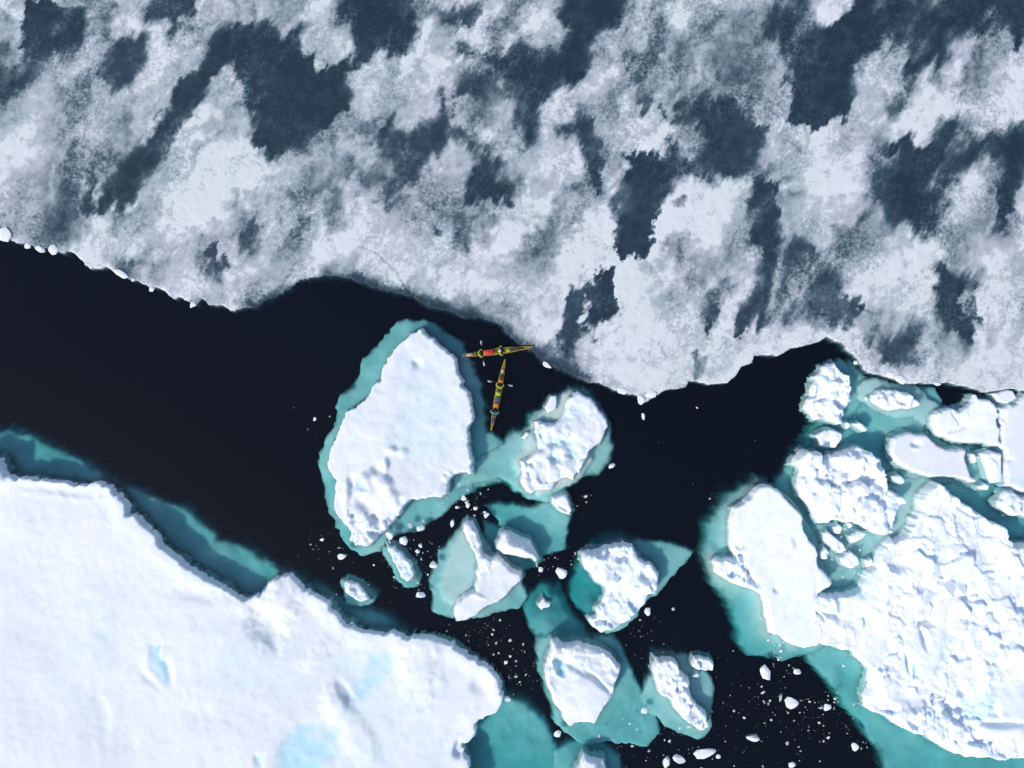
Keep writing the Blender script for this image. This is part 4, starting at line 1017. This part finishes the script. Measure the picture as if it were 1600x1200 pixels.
def make_person(label, loc, rz, hands, jacket, vest, hat, lean=0.12, group="paddlers in the two kayaks"):
    """seated figure facing +x; hands: two (x,y,z) targets relative to the hips"""
    root = empty("person", loc, rz); root.scale = (.93,) * 3; tag(root, label, "person", group)
    V = []; E = []
    def add(p, r, par=None):
        V.append((p, r)); i = len(V) - 1
        if par is not None: E.append((par, i))
        return i
    pel = add((0, 0, .10), .13); wa = add((lean * .3, 0, .26), .12, pel); ch = add((lean * .7, 0, .42), .145, wa)
    sh = add((lean, 0, .53), .10, ch); nk = add((lean * 1.1, 0, .62), .052, sh); hd0 = add((lean * 1.15 + .01, 0, .70), .075, nk)
    hd1 = add((lean * 1.15, 0, .78), .095, hd0); hd2 = add((lean * 1.15 - .01, 0, .86), .065, hd1)
    sk = []
    for s, hp in ((1, hands[0]), (-1, hands[1])):
        so = (lean, s * .17, .52); hp = Vector(hp)
        mid = (Vector(so) + hp) / 2; L = (hp - Vector(so)).length; bend = math.sqrt(max(.0, .29 ** 2 - (L / 2) ** 2))
        el = mid + Vector((-.25, s * .5, -.85)).normalized() * bend
        a = add(so, .062, sh); b = add(tuple(el), .045, a); c = add(tuple(hp), .03, b)
        d = (hp - el).normalized(); side = Vector((0, 0, 1)).cross(d)
        if side.length < .1: side = Vector((1, 0, 0))
        side.normalize(); upv = d.cross(side)
        palm = hp + d * .05
        p_ = add(tuple(palm), .028, c)
        sk.append((so, tuple(el), tuple(hp)))
        for k in range(4):      # curled fingers
            o0 = palm + d * .035 + side * (.03 - .02 * k); ln = (.034, .038, .036, .028)[k]
            q0 = add(tuple(o0), .010, p_); q1 = add(tuple(o0 + d * ln * .6 - upv * .02), .009, q0); add(tuple(o0 + d * ln * .3 - upv * .05), .008, q1)
        th = add(tuple(palm + side * .04 - d * .01), .011, p_); add(tuple(palm + side * .05 + d * .02 - upv * .03), .009, th)
    for s in (1, -1):
        hip = add((.06, s * .09, .07), .085, pel); kn = add((.46, s * .11, .11), .06, hip); an = add((.84, s * .09, .02), .04, kn); add((.9, s * .09, .07), .035, an)
    skin_mesh("body", V, E, MK['skin'], root, 0, 1)
    # face and ears, jacket, vest
    bm = bmesh.new(); hx = lean * 1.15; fz = .76
    def ell(c, r, segs=10):
        m = Matrix.Translation(c) @ Matrix.Diagonal((r[0], r[1], r[2], 1)); bmesh.ops.create_icosphere(bm, subdivisions=2, radius=1, matrix=m)
    ell((hx + .095, 0, fz), (.02, .013, .022)); ell((hx, .085, fz + .005), (.014, .012, .03)); ell((hx, -.085, fz + .005), (.014, .012, .03)); ell((hx + .08, 0, fz - .045), (.012, .025, .008))
    bm_obj("face", bm, MK['skin'], root)
    bm = bmesh.new()
    m = Matrix.Translation((hx - .012, 0, .80)); bmesh.ops.create_uvsphere(bm, u_segments=16, v_segments=10, radius=.108, matrix=m)
    for v in list(bm.verts):
        if v.co.z < .775 or (v.co.x > hx + .05 and v.co.z < .80): bm.verts.remove(v)
    if hat is MK['cap']:
        bmesh.ops.create_cone(bm, segments=14, radius1=.075, radius2=.07, depth=.012, cap_ends=True, matrix=Matrix.Translation((hx + .1, 0, .80)))
    bm_obj("hat" if hat is not MK['hair'] else "hair", bm, hat, root)
    JV = [((0, 0, .12), (.15, .17)), ((lean * .3, 0, .26), (.15, .165)), ((lean * .7, 0, .42), (.16, .175)), ((lean, 0, .535), (.115, .13)), ((lean * 1.08, 0, .6), .065)]
    JE = [(0, 1), (1, 2), (2, 3), (3, 4)]
    for so, el, hp in sk:
        i = len(JV); JV += [(so, .078), (tuple((Vector(so) + Vector(el)) / 2), .066), (el, .06), (tuple(Vector(el).lerp(Vector(hp), .9)), .045)]
        JE += [(3, i), (i, i + 1), (i + 1, i + 2), (i + 2, i + 3)]
    skin_mesh("jacket", JV, JE, jacket, root, 0, 1)
    if vest:
        skin_mesh("life_vest", [((lean * .3, 0, .24), (.175, .19)), ((lean * .6, 0, .38), (.18, .195)), ((lean * .9, 0, .5), (.13, .15))], [(0, 1), (1, 2)], vest, root, 0, 1)
    return root

def make_paddle(label, loc, rz, L=2.25, group=None, col='blade'):
    root = empty("kayak_paddle", loc, rz); tag(root, label, "paddle", group)
    bm = bmesh.new(); tube(bm, [(-L / 2 + .2, 0, -.02), (0, 0, 0), (L / 2 - .2, 0, -.02)], .016, 8); bm_obj("shaft", bm, MK['black'], root)
    for s in (-1, 1):
        bm = bmesh.new(); top = []; bot = []
        out = [(0, .015), (.08, .05), (.2, .085), (.34, .09), (.44, .06), (.47, 0), (.44, -.06), (.34, -.085), (.2, -.075), (.08, -.04), (0, -.015)]
        for (u, v) in out:
            x = s * (L / 2 - .42 + u)
            top.append(bm.verts.new((x, v, -.04 + .02 + .02 * (1 - (v / .09) ** 2) - u * .06))); bot.append(bm.verts.new((x, v, -.04 + .008 - u * .06)))
        bm.faces.new(top); bm.faces.new(bot[::-1])
        for k in range(len(out)): j = (k + 1) % len(out); bm.faces.new((top[k], top[j], bot[j], bot[k]))
        bm_obj("blade", bm, MK[col], root)
    return root

def gear(name, label, K, xc, yc, lx, ly, hz, mat, rz=0, strap='black'):
    """soft bag strapped on deck, in the kayak's own frame (world placed)"""
    t = xc / LK; z = crown(t)
    p = K.matrix_basis @ Vector((xc, yc, z))
    root = empty(name, p, K.rotation_euler.z + rz); tag(root, label, "gear bag", "gear lashed on the kayak decks")
    bm = bmesh.new(); rr = random.Random(int(xc * 100) + 7)
    bmesh.ops.create_icosphere(bm, subdivisions=3, radius=1)
    for v in bm.verts:
        c = v.co
        c.x = math.copysign(abs(c.x) ** .6, c.x) * lx / 2; c.y = math.copysign(abs(c.y) ** .6, c.y) * ly / 2; c.z = (math.copysign(abs(c.z) ** .7, c.z) + .8) * hz / 2
        c.x += .02 * math.sin(c.y * 40 + rr.random()); c.z += .015 * math.sin(c.x * 30) + .01 * rr.random()
    bm_obj("bag", bm, mat, root)
    bm = bmesh.new()
    for u in (-.28, .28):
        tube(bm, [(u * lx, -ly / 2 - .01, .0), (u * lx, -ly * .42, hz * .7), (u * lx, 0, hz * .93), (u * lx, ly * .42, hz * .7), (u * lx, ly / 2 + .01, .0)], .012, 5)
    bm_obj("strap", bm, MK[strap], root)
    return root

def upd(): bpy.context.view_layer.update()
r1 = math.radians(7.3); r2 = math.radians(78.9)
x, y = px(776, 549.3); K1 = make_kayak("yellow double kayak lying across the channel, its bow at the grey ice edge", (x, y, 0), r1, (-1.55, .36))
x, y = px(778.3, 617); K2 = make_kayak("yellow double kayak heading up the photo, its stern over the teal ledge", (x, y, 0), r2, (.75, -1.55))
upd()
def on(K, x, y, z): return K.matrix_basis @ Vector((x, y, z))
hz = .06
p = on(K1, -1.66, 0, hz); make_person("paddler in lime jacket at the stern of the crosswise kayak, holding a paddle across", p, r1, [(.36, .32, .42), (.36, -.32, .42)], MK['lime'], MK['black'], MK['hair'])
p = on(K1, -1.66 + .40, 0, hz + .40); make_paddle("paddle held crosswise at the stern of the crosswise kayak", p, r1 + math.pi / 2)
p = on(K1, .24, 0, hz); make_person("paddler in lime jacket in front of the red bag, both arms stretched out wide", p, r1, [(.22, .44, .34), (.22, -.44, .34)], MK['lime'], MK['lime'], MK['cap'], lean=.05)
p = on(K2, .66, 0, hz); make_person("front paddler of the upward heading kayak, dark haired in lime vest", p, r2, [(.36, .32, .42), (.36, -.32, .42)], MK['lime'], MK['lime'], MK['hair'], lean=.1)
p = on(K2, .66 + .40, 0, hz + .40); make_paddle("paddle held crosswise at the front of the upward heading kayak", p, r2 + math.pi / 2)
p = on(K2, -1.68, 0, hz); make_person("rear paddler of the upward heading kayak in a teal jacket, arms apart", p, r2, [(.15, .37, .32), (.15, -.37, .32)], MK['teal'], None, MK['hair'], lean=.02)
gear("dry_bag", "big red bag strapped between the two paddlers of the crosswise kayak", K1, -.62, .0, .8, .5, .3, MK['red'], strap='orange')
gear("dry_bag", "pale pink bag strapped on the stern deck of the crosswise kayak", K1, -2.45, 0, .55, .3, .18, MK['pink'])
gear("dry_bag", "small lime bag on the foredeck of the crosswise kayak", K1, 1.06, -.06, .3, .24, .16, MK['lime'])
gear("dry_bag", "narrow orange bag next to the big red bag on the crosswise kayak", K1, -1.08, .0, .22, .42, .2, MK['orange'])
gear("dry_bag", "orange bag just ahead of the front cockpit of the upward heading kayak", K2, 1.25, 0, .3, .4, .16, MK['orange'])
gear("dry_bag", "olive net bag on the foredeck of the crosswise kayak", K1, 1.7, .0, .95, .34, .12, MK['olive'])
gear("dry_bag", "silver bag near the bow of the upward heading kayak", K2, 2.2, .02, .4, .22, .16, MK['silver'])
gear("dry_bag", "olive net bag on the foredeck of the upward heading kayak", K2, 1.65, 0, .5, .34, .14, MK['olive'])
gear("dry_bag", "lime bag behind the front paddler of the upward heading kayak", K2, .1, 0, .4, .42, .25, MK['lime'])
gear("dry_bag", "navy blue bag amidships on the upward heading kayak", K2, -.42, .0, .5, .42, .24, MK['navy'], strap='silver')
gear("dry_bag", "orange bag amidships on the upward heading kayak, in front of the rear paddler", K2, -.95, 0, .4, .4, .22, MK['orange'], strap='red')
gear("dry_bag", "navy bag on the stern deck of the upward heading kayak", K2, -2.35, 0, .45, .26, .16, MK['navy'])
